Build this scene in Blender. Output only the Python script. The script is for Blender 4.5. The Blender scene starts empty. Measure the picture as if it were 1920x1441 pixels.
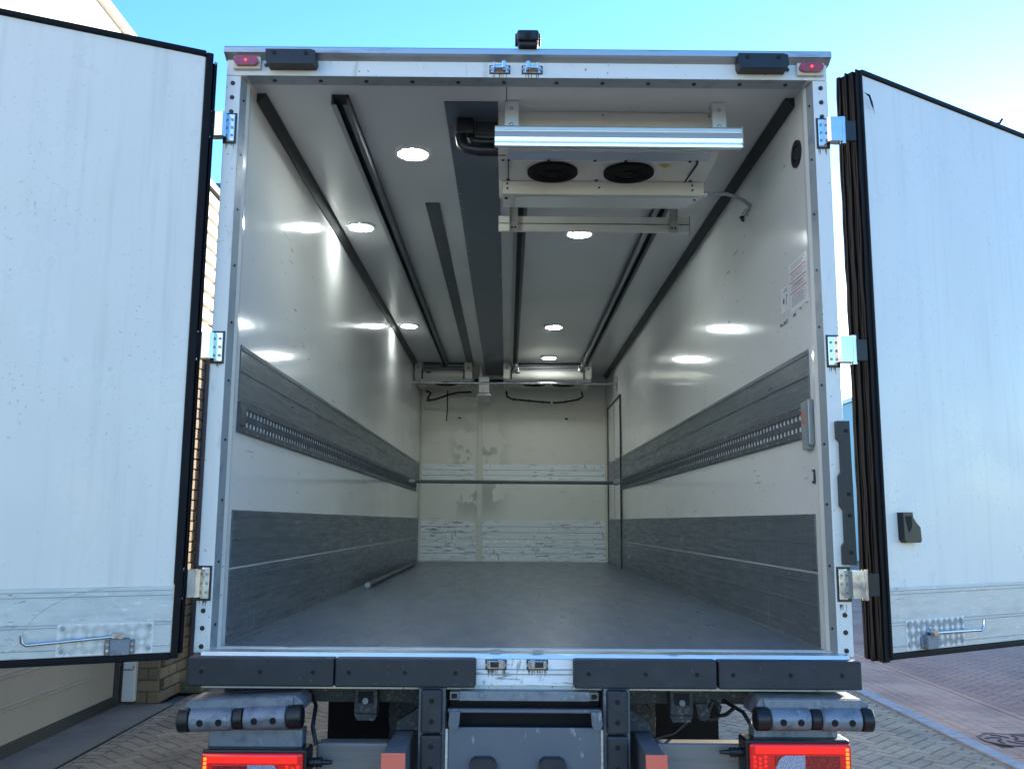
import bpy, bmesh, math, random
from mathutils import Matrix, Vector
rnd = random.Random(7)
S = bpy.context.scene
R = math.radians
# ------------------------------------------------------------------ camera, sky, sun, exposure
cam = bpy.data.cameras.new('camera'); cam.lens = 36 * 1705.17 / 1920; cam.sensor_width = 36; cam.clip_end = 3000
camo = bpy.data.objects.new('camera', cam); S.collection.objects.link(camo)
camo.matrix_world = Matrix(((0.999964, -0.007723, -0.003461, -0.0685), (-0.004576, -0.149408, -0.988765, -3.6934),
                            (0.007119, 0.988745, -0.149438, 0.5099), (0, 0, 0, 1)))
S.camera = camo
SUN_EL, SUN_AZ = 9.5, 32.0            # azimuth from +y (ahead) towards +x (right)
w = bpy.data.worlds.new('World'); S.world = w; w.use_nodes = True
nt = w.node_tree; bg = nt.nodes['Background']
sky = nt.nodes.new('ShaderNodeTexSky'); sky.sky_type = 'NISHITA'; sky.sun_disc = False
sky.sun_elevation = R(SUN_EL); sky.sun_rotation = R(SUN_AZ); sky.air_density = 1.0; sky.dust_density = 0.12; sky.ozone_density = 3.0
hs_ = nt.nodes.new('ShaderNodeHueSaturation'); hs_.inputs['Saturation'].default_value = 1.18; hs_.inputs['Hue'].default_value = 0.510
nt.links.new(sky.outputs[0], hs_.inputs['Color']); nt.links.new(hs_.outputs[0], bg.inputs[0]); bg.inputs[1].default_value = 0.15
sl = bpy.data.lights.new('sun', 'SUN'); sl.energy = 3.0; sl.angle = R(0.5); sl.color = (1.0, 0.88, 0.70)
so = bpy.data.objects.new('sun', sl); S.collection.objects.link(so)
tosun = Vector((math.sin(R(SUN_AZ)) * math.cos(R(SUN_EL)), math.cos(R(SUN_AZ)) * math.cos(R(SUN_EL)), math.sin(R(SUN_EL))))
so.rotation_euler = tosun.to_track_quat('Z', 'Y').to_euler()
S.view_settings.view_transform = 'Standard'; S.view_settings.look = 'None'
S.view_settings.exposure = 2.3; S.view_settings.gamma = 1
try: S.view_settings.use_curve_mapping = False
except Exception: pass
S.render.engine = 'CYCLES'
GZ = -1.2                              # ground level; z = 0 is the cargo floor, y = 0 the rear frame

# ------------------------------------------------------------------ materials
class NM:
    def __init__(s, name, col, rough=0.5, metal=0.0, spec=0.5):
        s.m = bpy.data.materials.new(name); s.m.use_nodes = True; s.t = s.m.node_tree; s.n = s.t.nodes; s.l = s.t.links
        s.b = s.n['Principled BSDF']; s.b.inputs['Base Color'].default_value = (*col, 1)
        s.b.inputs['Roughness'].default_value = rough; s.b.inputs['Metallic'].default_value = metal
        s.b.inputs['Specular IOR Level'].default_value = spec; s.col = None; s.base = col
        s.tc = s.n.new('ShaderNodeTexCoord'); s.geo = None
    def coords(s, scale=(1, 1, 1), world=True):
        mp = s.n.new('ShaderNodeMapping'); mp.inputs['Scale'].default_value = scale
        if world:
            g = s.n.new('ShaderNodeNewGeometry'); s.l.new(g.outputs['Position'], mp.inputs[0])
        else: s.l.new(s.tc.outputs['Object'], mp.inputs[0])
        return mp.outputs[0]
    def noise(s, scale=5, detail=4, sc=(1, 1, 1), world=True, rough=0.55):
        t = s.n.new('ShaderNodeTexNoise'); t.inputs['Scale'].default_value = scale; t.inputs['Detail'].default_value = detail
        t.inputs['Roughness'].default_value = rough
        s.l.new(s.coords(sc, world), t.inputs['Vector']); return t.outputs[0]
    def ramp(s, f, a, b, lo=0.0, hi=1.0):
        r = s.n.new('ShaderNodeMapRange'); r.inputs[1].default_value = a; r.inputs[2].default_value = b
        r.inputs[3].default_value = lo; r.inputs[4].default_value = hi; s.l.new(f, r.inputs[0]); return r.outputs[0]
    def mul(s, a, b):
        m = s.n.new('ShaderNodeMath'); m.operation = 'MULTIPLY'; s.l.new(a, m.inputs[0])
        if isinstance(b, float): m.inputs[1].default_value = b
        else: s.l.new(b, m.inputs[1])
        return m.outputs[0]
    def mix(s, f, c2, amount=None):
        m = s.n.new('ShaderNodeMix'); m.data_type = 'RGBA'; s.l.new(f, m.inputs[0])
        if s.col is None: m.inputs[6].default_value = (*s.base, 1)
        else: s.l.new(s.col, m.inputs[6])
        m.inputs[7].default_value = (*c2, 1); s.col = m.outputs[2]; s.l.new(s.col, s.b.inputs['Base Color']); return s
    def rgh(s, f, lo, hi, a=0.3, b=0.7):
        s.l.new(s.ramp(f, a, b, lo, hi), s.b.inputs['Roughness']); return s
    def bump(s, f, strength=0.2, dist=0.002):
        b = s.n.new('ShaderNodeBump'); b.inputs['Strength'].default_value = strength; b.inputs['Distance'].default_value = dist
        s.l.new(f, b.inputs['Height']); s.l.new(b.outputs[0], s.b.inputs['Normal']); return s
    def rand(s, c2, lo=0.0, hi=1.0):
        o = s.n.new('ShaderNodeObjectInfo'); return s.mix(s.ramp(o.outputs['Random'], 0, 1, lo, hi), c2)
    def island(s, c2, lo=0.0, hi=1.0):
        g = s.n.new('ShaderNodeNewGeometry'); return s.mix(s.ramp(g.outputs['Random Per Island'], 0, 1, lo, hi), c2)
    def emit(s, col, st):
        s.b.inputs['Emission Color'].default_value = (*col, 1); s.b.inputs['Emission Strength'].default_value = st; return s
    def coat(s, v, r=0.05):
        s.b.inputs['Coat Weight'].default_value = v; s.b.inputs['Coat Roughness'].default_value = r; return s

M = {}
def reg(k, nm): M[k] = nm.m; return nm
a = reg('wall', NM('interior_gelcoat', (0.76, 0.76, 0.73), 0.12))
a.mix(a.ramp(a.noise(1.3, 5), 0.42, 0.75, 0, 0.25), (0.50, 0.50, 0.46)); a.mix(a.ramp(a.noise(60, 2, (1, 1, 1)), 0.72, 0.76), (0.30, 0.30, 0.28))
a.mix(a.mul(a.ramp(a.noise(9, 3, (1, 0.6, 7)), 0.66, 0.70, 0, 0.7), a.ramp(a.noise(1.7, 2), 0.50, 0.60)), (0.22, 0.22, 0.21))
a.rgh(a.noise(2.5, 4), 0.08, 0.12)
a = reg('ceiling', NM('ceiling_gelcoat', (0.62, 0.625, 0.62), 0.22))
a.mix(a.ramp(a.noise(1.1, 5), 0.45, 0.75, 0, 0.3), (0.40, 0.40, 0.38)); a.mix(a.ramp(a.noise(45, 2), 0.73, 0.76), (0.25, 0.25, 0.24)); a.rgh(a.noise(3, 4), 0.20, 0.24)
a = reg('front', NM('front_wall_cream', (0.78, 0.74, 0.67), 0.35))
pos = a.coords(); sep = a.n.new('ShaderNodeSeparateXYZ'); a.l.new(pos, sep.inputs[0])
mx = a.mul(a.ramp(sep.outputs[0], -0.95, -0.62), a.ramp(sep.outputs[0], -0.02, -0.30)); mz = a.mul(a.ramp(sep.outputs[2], 0.45, 0.75), a.ramp(sep.outputs[2], 2.0, 1.5))
a.mix(a.mul(a.mul(mx, mz), a.ramp(a.noise(3.4, 3), 0.44, 0.48, 0, 0.75)), (0.36, 0.34, 0.31))
a.mix(a.ramp(a.noise(7, 5, (1, 1, 3)), 0.60, 0.75, 0, 0.35), (0.45, 0.43, 0.38))
a = reg('door', NM('door_white_gelcoat', (0.80, 0.76, 0.70), 0.30))
a.mix(a.ramp(a.noise(30, 3), 0.68, 0.74, 0, 0.35), (0.38, 0.40, 0.41)); a.mix(a.ramp(a.noise(3.2, 6, (1, 1, 0.35)), 0.45, 0.75, 0, 0.25), (0.62, 0.60, 0.55))
a.mix(a.mul(a.ramp(a.noise(70, 2), 0.66, 0.70, 0, 0.4), a.ramp(a.noise(2.2, 3), 0.45, 0.6)), (0.25, 0.26, 0.26))
a.mix(a.ramp(a.noise(5, 5, (5, 5, 0.25)), 0.52, 0.72, 0, 0.28), (0.50, 0.49, 0.46))
a.rgh(a.noise(4, 4), 0.22, 0.42); a.bump(a.noise(5, 3), 0.10, 0.004)
a = reg('white', NM('frame_white_paint', (0.70, 0.70, 0.68), 0.28))
a.mix(a.ramp(a.noise(14, 5, (1, 1, 0.3)), 0.60, 0.72, 0, 0.6), (0.33, 0.31, 0.28)); a.mix(a.ramp(a.noise(50, 3), 0.66, 0.70, 0, .8), (0.12, 0.10, 0.09)); a.bump(a.noise(80, 3), 0.1, 0.001)
a = reg('cream', NM('unit_cream_paint', (0.66, 0.63, 0.56), 0.32)); a.mix(a.ramp(a.noise(5, 4), 0.5, 0.8, 0, 0.4), (0.48, 0.45, 0.38))
def alu(key, name, col, rough, metal, sc, dark=(0.05, 0.055, 0.06), light=(0.75, 0.77, 0.8), gr=0.3):
    a = reg(key, NM(name, col, rough, metal))
    a.mix(a.ramp(a.noise(6, 6, sc), 0.45, 0.75, 0, gr), tuple(c * 0.55 for c in col))
    a.mix(a.mul(a.ramp(a.noise(26, 4, sc), 0.62, 0.67, 0, 0.75), a.ramp(a.noise(1.8, 2), 0.45, 0.55)), light)
    a.mix(a.mul(a.ramp(a.noise(19, 5, sc), 0.60, 0.66, 0, 0.75), a.ramp(a.noise(2.3, 2), 0.50, 0.60)), dark)
    a.rgh(a.noise(12, 5, sc), rough - 0.1, rough + 0.15); a.bump(a.noise(50, 4, sc), 0.06, 0.001); return a
alu('kick', 'kick_plank_aluminium', (0.125, 0.15, 0.17), 0.36, 0.35, (1, 0.25, 4), dark=(0.03, 0.035, 0.035), light=(0.30, 0.33, 0.36), gr=0.14)
a = NM.__new__(NM); a.m = M['kick']; a.t = a.m.node_tree; a.n = a.t.nodes; a.l = a.t.links; a.b = a.n['Principled BSDF']; a.col = a.b.inputs['Base Color'].links[0].from_socket; a.base = None; a.tc = None
a.mix(a.mul(a.ramp(a.noise(14, 4, (1, 5, 0.5)), 0.53, 0.62, 0, .45), a.ramp(a.noise(0.9, 3), 0.46, 0.58)), (0.30, 0.33, 0.36))
alu('kickdoor', 'door_kick_aluminium', (0.55, 0.57, 0.58), 0.42, 0.45, (1, 1, 5), dark=(0.2, 0.2, 0.2))
alu('kickfront', 'front_kick_aluminium', (0.88, 0.89, 0.90), 0.40, 0.0, (0.35, 1, 5), dark=(0.05, 0.05, 0.05))
a = NM.__new__(NM); a.m = M['kickfront']; a.t = a.m.node_tree; a.n = a.t.nodes; a.l = a.t.links; a.b = a.n['Principled BSDF']; a.col = a.b.inputs['Base Color'].links[0].from_socket; a.base = None; a.tc = None
a.mix(a.mul(a.ramp(a.noise(9, 5, (0.6, 1, 5)), 0.56, 0.62, 0, .8), a.ramp(a.noise(1.6, 3), 0.44, 0.56)), (0.12, 0.12, 0.12)); a.mix(a.mul(a.ramp(a.noise(60, 4, (1, 1, 0.3)), 0.55, 0.62, 0, .6), a.ramp(a.noise(2.7, 2), 0.55, 0.62)), (0.10, 0.10, 0.11))
alu('sill', 'sill_aluminium', (0.55, 0.57, 0.60), 0.35, 0.8, (0.25, 2, 2), dark=(0.08, 0.08, 0.08))
a = reg('steel', NM('stainless_steel', (0.62, 0.62, 0.63), 0.16, 1.0)); a.rgh(a.noise(20, 4), 0.10, 0.30)
a = reg('trim', NM('grey_steel_strip', (0.30, 0.335, 0.35), 0.42, 0.2)); a.mix(a.ramp(a.noise(12, 5), 0.55, 0.7, 0, .6), (0.17, 0.19, 0.20))
a = reg('roof', NM('roof_trim_aluminium', (0.42, 0.42, 0.42), 0.35, 0.75)); a.mix(a.ramp(a.noise(9, 5, (0.5, 1, 3)), 0.52, 0.72, 0, .7), (0.22, 0.18, 0.15))
reg('anod', NM('anodised_profile', (0.82, 0.85, 0.88), 0.30, 0.8))
a = reg('tread', NM('tread_plate_aluminium', (0.74, 0.74, 0.73), 0.38, 0.15)); a.mix(a.ramp(a.noise(14, 4), .5, .7, 0, .5), (0.58, 0.58, 0.57))
reg('treadbar', NM('tread_bar_aluminium', (0.34, 0.35, 0.36), 0.3, 0.6))
reg('fan', NM('fan_black', (0.004, 0.004, 0.005), 0.6, 0, 0.15))
a = reg('rail', NM('ceiling_rail_grey', (0.085, 0.095, 0.105), 0.5, 0.3)); a.mix(a.ramp(a.noise(20, 4, (1, 0.3, 1)), 0.55, 0.7, 0, .6), (0.16, 0.17, 0.18))
a = reg('edge', NM('rail_edge_metal', (0.30, 0.32, 0.33), 0.4, 0.6))
a = reg('duct', NM('duct_plate_grey', (0.09, 0.118, 0.148), 0.4)); a.mix(a.ramp(a.noise(7, 4), 0.5, 0.75, 0, .5), (0.13, 0.145, 0.16))
a = reg('corner', NM('corner_strip_charcoal', (0.03, 0.032, 0.034), 0.55)); a.mix(a.ramp(a.noise(15, 3), 0.5, 0.8, 0, .5), (0.06, 0.06, 0.06))
a = reg('floor', NM('floor_grey_resin', (0.13, 0.17, 0.21), 0.36))
a.mix(a.ramp(a.noise(2, 6, (3, 0.6, 1)), 0.40, 0.75, 0, .6), (0.09, 0.118, 0.148)); a.mix(a.ramp(a.noise(14, 5, (1, 0.25, 1)), 0.60, 0.70, 0, .5), (0.19, 0.21, 0.23))
a.mix(a.mul(a.ramp(a.noise(11, 6, (5, 0.35, 1)), 0.56, 0.64, 0, .8), a.ramp(a.noise(0.9, 2), 0.40, 0.52)), (0.045, 0.05, 0.055))
a.mix(a.mul(a.ramp(a.noise(40, 3, (0.3, 1, 1)), 0.66, 0.70, 0, .7), a.ramp(a.noise(1.2, 2), 0.45, 0.6)), (0.30, 0.31, 0.32))
a.rgh(a.noise(5, 5, (2, 0.5, 1)), 0.26, 0.42); a.bump(a.noise(160, 3), 0.15, 0.001)
a = reg('seal', NM('black_rubber_seal', (0.004, 0.004, 0.006), 0.6, 0, 0.2)); a.mix(a.ramp(a.noise(25, 3, (1, 1, 0.1)), 0.5, 0.8, 0, .6), (0.009, 0.009, 0.012))
a = reg('rubber', NM('dock_buffer_rubber', (0.016, 0.018, 0.026), 0.5)); a.mix(a.ramp(a.noise(8, 5), 0.48, 0.75, 0, .6), (0.036, 0.038, 0.048)); a.mix(a.ramp(a.noise(55, 3), 0.68, 0.72, 0, .5), (0.10, 0.10, 0.10)); a.bump(a.noise(90, 3), .2, .001)
a = reg('black', NM('black_plastic', (0.007, 0.007, 0.010), 0.4)); a.mix(a.ramp(a.noise(30, 3), 0.5, 0.8, 0, .5), (0.018, 0.018, 0.022))
a = reg('hole', NM('dark_opening', (0.004, 0.004, 0.005), 0.8))
a = reg('galv', NM('galvanised_steel', (0.20, 0.225, 0.27), 0.45, 0.35)); a.mix(a.ramp(a.noise(22, 5), 0.48, 0.66, 0, .8), (0.11, 0.13, 0.16)); a.mix(a.ramp(a.noise(35, 4), 0.60, 0.66, 0, .5), (0.34, 0.35, 0.36)); a.bump(a.noise(60, 3), .2, .001)
a = reg('lift', NM('lift_blue_grey_paint', (0.115, 0.135, 0.165), 0.42, 0.1)); a.mix(a.ramp(a.noise(6, 6, (1, 1, 0.4)), 0.5, 0.75, 0, .6), (0.16, 0.18, 0.205)); a.mix(a.ramp(a.noise(30, 5, (1, 1, .4)), 0.64, 0.69, 0, .6), (0.38, 0.40, 0.44))
a = reg('chassis', NM('dirty_chassis', (0.035, 0.035, 0.037), 0.7)); a.mix(a.ramp(a.noise(60, 4), 0.54, 0.66, 0, .8), (0.13, 0.12, 0.11)); a.bump(a.noise(60, 3), .4, .003)
a = reg('underride', NM('underride_bar_grey', (0.20, 0.19, 0.185), 0.5, 0.2)); a.mix(a.ramp(a.noise(10, 5, (0.2, 1, 3)), 0.48, 0.7, 0, .6), (0.12, 0.11, 0.10))
a = reg('redplate', NM('faded_red_reflector', (0.80, 0.16, 0.10), 0.45)); a.mix(a.ramp(a.noise(8, 3), 0.45, 0.8, 0, .5), (0.62, 0.22, 0.18))
a = reg('redlens', NM('red_lens', (0.45, 0.008, 0.008), 0.12)); a.coat(1); a.emit((1, 0.01, 0.005), 0.05)
a = reg('redlens2', NM('red_lens_patterned', (0.16, 0.006, 0.008), 0.2)); a.mix(a.ramp(a.noise(260, 1), .5, .56), (0.40, 0.02, 0.015)); a.coat(1); a.emit((1, .01, .01), 0.006)
a = reg('redtop', NM('glowing_red_lens', (0.7, 0.01, 0.01), 0.2)); a.emit((1, 0.02, 0.01), 0.26)
a = reg('ledorange', NM('lit_orange_led', (0.8, 0.15, 0.02), 0.3)); a.emit((1, 0.16, 0.02), .55)
a = reg('redled', NM('lit_red_led', (0.8, 0.05, 0.02), 0.3)); a.emit((1, 0.05, 0.02), .6)
a = reg('clear', NM('reversing_lens', (0.55, 0.55, 0.62), 0.15)); a.mix(a.ramp(a.noise(300, 1), .45, .55), (0.15, 0.16, 0.28)); a.coat(1)
a = reg('lamp', NM('lit_ceiling_lamp', (0.9, 0.9, 0.85), 0.3))
nz = a.n.new('ShaderNodeTexVoronoi'); nz.inputs['Scale'].default_value = 28; a.l.new(a.coords(), nz.inputs['Vector'])
a.b.inputs['Emission Color'].default_value = (1.0, 0.95, 0.80, 1); a.l.new(a.ramp(nz.outputs['Distance'], 0.15, 0.7, .35, 0.12), a.b.inputs['Emission Strength'])
a = reg('led', NM('lit_white_led', (.9, .9, .9), .4)); a.emit((0.88, 0.97, 0.96), 76)
reg('paper', NM('sticker_film', (0.66, 0.67, 0.68), 0.3)); reg('ink', NM('sticker_ink', (0.10, 0.10, 0.14), 0.5)); reg('redink', NM('sticker_red', (0.45, 0.03, 0.08), 0.4))
reg('yellow', NM('yellow_warning', (0.65, 0.45, 0.03), 0.4)); reg('blueink', NM('sticker_blue', (0.10, 0.22, 0.35), 0.4)); reg('orangeink', NM('orange_indicator', (0.7, 0.12, 0.04), 0.3))
a = reg('brick', NM('brown_brick', (0.20, 0.14, 0.08), 0.85)); a.rand((0.12, 0.085, 0.055)); a.mix(a.ramp(a.noise(180, 3), .5, .65, 0, .8), (0.40, 0.33, 0.22)); a.bump(a.noise(150, 3), .5, .004)
a = reg('mortar', NM('dark_mortar', (0.09, 0.08, 0.065), 0.9)); a.mix(a.ramp(a.noise(40, 4), .4, .7), (0.15, 0.13, 0.10))
a = reg('moss', NM('mossy_stone', (0.12, 0.115, 0.075), 0.9)); a.mix(a.ramp(a.noise(12, 5), .4, .7), (0.06, 0.07, 0.035)); a.bump(a.noise(50, 4), .5, .006)
a = reg('render', NM('white_render_wall', (0.78, 0.74, 0.66), 0.8)); a.mix(a.ramp(a.noise(2, 4), .4, .8, 0, .3), (0.68, 0.64, 0.56))
a = reg('garage', NM('garage_panel_cream', (0.40, 0.36, 0.30), 0.45)); a.mix(a.ramp(a.noise(2.5, 5), .4, .8, 0, .4), (0.32, 0.285, 0.24)); a.bump(a.noise(200, 2), .15, .001)
reg('navy', NM('navy_fascia', (0.02, 0.06, 0.16), 0.4)); reg('pipe', NM('grey_downpipe', (0.08, 0.08, 0.10), 0.5)); reg('gutter', NM('dark_gutter', (0.03, 0.03, 0.03), 0.5))
reg('glass', NM('window_glass', (0.05, 0.10, 0.12), 0.05)).coat(1)
reg('bluewall', NM('blue_cladding', (0.02, 0.22, 0.62), 0.45)); reg('teal', NM('pale_teal_cladding', (0.18, 0.42, 0.52), 0.45)); reg('tealdark', NM('teal_groove', (0.06, 0.20, 0.30), 0.5))
a = reg('concrete', NM('concrete_apron', (0.19, 0.165, 0.13), 0.8)); a.mix(a.ramp(a.noise(3, 6), .4, .7, 0, .8), (0.12, 0.105, 0.085)); a.mix(a.ramp(a.noise(120, 3), .6, .7, 0, .5), (0.28, 0.26, 0.24)); a.bump(a.noise(80, 4), .3, .003)
a = reg('joint', NM('sandy_joint_soil', (0.055, 0.045, 0.03), 0.95)); a.mix(a.ramp(a.noise(20, 5), .4, .7), (0.09, 0.085, 0.04)); a.bump(a.noise(60, 4), .5, .005)
def paver(key, name, c1, c2, c3):
    for kk, fn in ((key, 'rand'), (key + '_far', 'island')):  # stains, sand and chips over stone-to-stone variation
        a = reg(kk, NM(name + ('' if fn == 'rand' else '_mass'), c1, 0.8)); getattr(a, fn)(c2)
        a.mix(a.ramp(a.noise(1.3, 6), .42, .66, 0, .75), tuple(c * .5 for c in c1)); a.mix(a.ramp(a.noise(0.8, 5), .56, .68, 0, .4), c3); a.mix(a.ramp(a.noise(170, 3), .55, .68, 0, .7), c3); a.bump(a.noise(130, 3), .4, .003)
paver('pav_grey', 'grey_paver', (0.25, 0.19, 0.12), (0.33, 0.255, 0.165), (0.34, 0.30, 0.25))
paver('pav_red', 'red_paver', (0.44, 0.20, 0.12), (0.36, 0.185, 0.12), (0.44, 0.29, 0.20))
paver('pav_pink', 'pinkish_channel_paver', (0.50, 0.265, 0.17), (0.42, 0.245, 0.16), (0.52, 0.36, 0.26))
a = reg('kerb', NM('blue_grey_kerb', (0.30, 0.275, 0.27), 0.7)); a.mix(a.ramp(a.noise(9, 5), .4, .7, 0, .6), (0.11, 0.115, 0.135)); a.bump(a.noise(100, 3), .3, .002)
a = reg('asphalt', NM('asphalt_ground', (0.08, 0.082, 0.088), 0.85)); a.mix(a.ramp(a.noise(3, 6), .4, .7), (0.12, 0.12, 0.125)); a.bump(a.noise(90, 3), .3, .004)
def brickmat(key, name, c1, c2, mort):
    a = reg(key, NM(name, c1, 0.85)); b = a.n.new('ShaderNodeTexBrick'); b.inputs['Scale'].default_value = 1
    b.inputs['Color1'].default_value = (*c1, 1); b.inputs['Color2'].default_value = (*c2, 1); b.inputs['Mortar'].default_value = (*mort, 1)
    b.inputs['Brick Width'].default_value = .21; b.inputs['Row Height'].default_value = .105; b.inputs['Mortar Size'].default_value = .006
    a.l.new(a.coords(), b.inputs['Vector']); a.l.new(b.outputs[0], a.b.inputs['Base Color']); a.col = b.outputs[0]; a.mix(a.ramp(a.noise(2.2, 5), .42, .7, 0, .4), tuple(c * .6 for c in c1)); return a
brickmat('road_far', 'yard_paving_sheet', (0.25, 0.19, 0.12), (0.33, 0.255, 0.165), (0.045, 0.038, 0.028))
brickmat('path_far', 'footpath_sheet', (0.44, 0.20, 0.12), (0.36, 0.185, 0.12), (0.06, 0.035, 0.03))

# ------------------------------------------------------------------ mesh building
SMALL = {'reveal_bolt', 'keeper_screw', 'hinge_screw', 'post_bolt', 'strip_screw', 'unit_screw', 'panel_screw', 'bracket_screw', 'bolt_hole', 'guard_screw', 'block_screw', 'plate_rib', 'kick_rib', 'sill_rib', 'cooling_fin', 'plate_bolt', 'hook_screw', 'cover_screw', 'fan_blade', 'lock_pivot', 'lock_bracket', 'roller_hole', 'plug_ridge', 'print_line', 'pictogram', 'blue_print', 'stamped_print', 'slot', 'scratch_arc', 'rail_lip', 'door_seal_frame', 'panel_rib'}
WO = {}                                # world origin of every parent
class MB:
    def __init__(s, X=None): s.bm = bmesh.new(); s.X = X or Matrix()
    def _add(s, vs, fs, sm=False):
        v = [s.bm.verts.new(s.X @ Vector(p)) for p in vs]; out = []
        for f in fs:
            try: q = s.bm.faces.new([v[i] for i in f]); q.smooth = sm; out.append(q)
            except ValueError: pass
        return v, out
    def box(s, x0, x1, y0, y1, z0, z1, bev=0.0):
        if x0 > x1: x0, x1 = x1, x0
        if y0 > y1: y0, y1 = y1, y0
        if z0 > z1: z0, z1 = z1, z0
        v, f = s._add([(x, y, z) for x in (x0, x1) for y in (y0, y1) for z in (z0, z1)],
                      [(0, 1, 3, 2), (4, 6, 7, 5), (0, 4, 5, 1), (2, 3, 7, 6), (0, 2, 6, 4), (1, 5, 7, 3)])
        if bev > 0:
            b = min(bev, 0.45 * min(x1 - x0, y1 - y0, z1 - z0))
            es = {e for q in f for e in q.edges}
            bmesh.ops.bevel(s.bm, geom=list(es), offset=b, segments=2, affect='EDGES', profile=0.5)
        return s
    def prism(s, pts, h0, h1, axis='y', sm=False):
        def P(a, b, h): return {'y': (a, h, b), 'x': (h, a, b), 'z': (a, b, h)}[axis]
        n = len(pts); vs = [P(a, b, h0) for a, b in pts] + [P(a, b, h1) for a, b in pts]
        s._add(vs, [tuple(range(n))[::-1], tuple(range(n, 2 * n))]); s._add(vs, [(i, (i + 1) % n, n + (i + 1) % n, n + i) for i in range(n)], sm)
        return s
    def cyl(s, p, q, r, n=16, r2=None, cap=True):
        p, q = Vector(p), Vector(q); d = (q - p).normalized(); u = d.orthogonal().normalized(); v = d.cross(u); r2 = r if r2 is None else r2
        A = [p + (u * math.cos(t) + v * math.sin(t)) * r for t in (2 * math.pi * i / n for i in range(n))]
        B = [q + (u * math.cos(t) + v * math.sin(t)) * r2 for t in (2 * math.pi * i / n for i in range(n))]
        s._add(A + B, [(i, (i + 1) % n, n + (i + 1) % n, n + i) for i in range(n)], True)
        if cap: s._add(A, [tuple(range(n))]); s._add(B, [tuple(range(n))])
        return s
    def tube(s, pts, r, n=10):
        pts = [Vector(p) for p in pts]; rings = []
        for i, p in enumerate(pts):
            d = (pts[min(i + 1, len(pts) - 1)] - pts[max(i - 1, 0)]).normalized()
            if i == 0: u = d.orthogonal().normalized()
            else: u = (u - d * u.dot(d)).normalized()
            v = d.cross(u); rings.append([p + (u * math.cos(t) + v * math.sin(t)) * r for t in (2 * math.pi * k / n for k in range(n))])
        vs = [q for g in rings for q in g]; fs = []
        for i in range(len(rings) - 1):
            for k in range(n): fs.append((i * n + k, i * n + (k + 1) % n, (i + 1) * n + (k + 1) % n, (i + 1) * n + k))
        s._add(vs, fs, True); s._add(rings[0], [tuple(range(n))]); s._add(rings[-1], [tuple(range(n))]); return s
    def ring(s, c, r0, r1, h, n=32, up=(0, 0, 1)):      # annulus with height
        c = Vector(c); d = Vector(up).normalized(); u = d.orthogonal().normalized(); v = d.cross(u); L = []
        for (r, k) in ((r1, 0), (r1, h), (r0, h), (r0, 0)):
            L += [c + d * k + (u * math.cos(t) + v * math.sin(t)) * r for t in (2 * math.pi * i / n for i in range(n))]
        fs = []
        for j in range(4):
            for i in range(n): fs.append((j * n + i, j * n + (i + 1) % n, ((j + 1) % 4) * n + (i + 1) % n, ((j + 1) % 4) * n + i))
        s._add(L, fs); return s
    def quad(s, *p): s._add(p, [tuple(range(len(p)))]); return s
    def done(s, name, mat, parent=None, origin=None, stuff=False, label=None):
        bm = s.bm; bmesh.ops.recalc_face_normals(bm, faces=bm.faces)
        if origin is None:
            xs = [v.co for v in bm.verts]; mn = Vector([min(c[i] for c in xs) for i in range(3)]); mxx = Vector([max(c[i] for c in xs) for i in range(3)])
            origin = (mn + mxx) / 2; origin.z = mn.z
        origin = Vector(origin); bmesh.ops.translate(bm, verts=bm.verts, vec=-origin)
        me = bpy.data.meshes.new(name); bm.to_mesh(me); bm.free(); me.materials.append(M[mat])
        o = bpy.data.objects.new(name, me); S.collection.objects.link(o); WO[o.name] = origin
        if parent: o.parent = parent; o.location = origin - WO[parent.name]
        else: o.location = origin
        if stuff or name in SMALL: o['kind'] = 'stuff'
        if label: o['label'] = label
        return o
def thing(name, loc, label, cat, group=None):
    o = bpy.data.objects.new(name, None); S.collection.objects.link(o); o.location = loc; WO[o.name] = Vector(loc)
    return tag(o, label, cat, group)
def tag(o, label=None, cat=None, group=None, kind=None):
    if label: o['label'] = label
    if cat: o['category'] = cat
    if group: o['group'] = group
    if kind: o['kind'] = kind
    return o
def copy_to(src, parent, loc, rot=0.0, sc=None):
    c = src.copy(); S.collection.objects.link(c); c.parent = parent; c.location = loc; c.rotation_euler = (0, 0, rot)
    if sc: c.scale = sc
    return c

# ------------------------------------------------------------------ setting: ground
g = MB(); g.quad((-600, -300, GZ - .03), (600, -300, GZ - .03), (600, 1500, GZ - .03), (-600, 1500, GZ - .03)); tag(g.done('ground', 'asphalt'), kind='structure')
yard = MB().box(-3.2, 3.55, -14, 60, GZ - .05, GZ - .007).done('yard_paving', 'road_far'); tag(yard, kind='structure')
foot = MB().box(4.56, 30, -14, 38, GZ - .05, GZ - .002).done('footpath', 'path_far'); tag(foot, kind='structure')
chan = MB().box(3.69, 4.54, -14, 60, GZ - .05, GZ - .007).done('gutter_channel', 'joint'); tag(chan, kind='structure')
kerb = MB().box(3.55, 3.69, -14, 60, GZ - .05, GZ - .010).done('kerb', 'joint'); tag(kerb, kind='structure')
apron = MB().box(-3.75, -3.2, -6, 5.22, GZ - .05, GZ + .004).done('concrete_apron', 'concrete'); tag(apron, kind='structure')
MB().box(-3.20, -3.185, -6, 5.2, GZ - .03, GZ + .001).done('expansion_joint', 'hole', apron)
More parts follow.
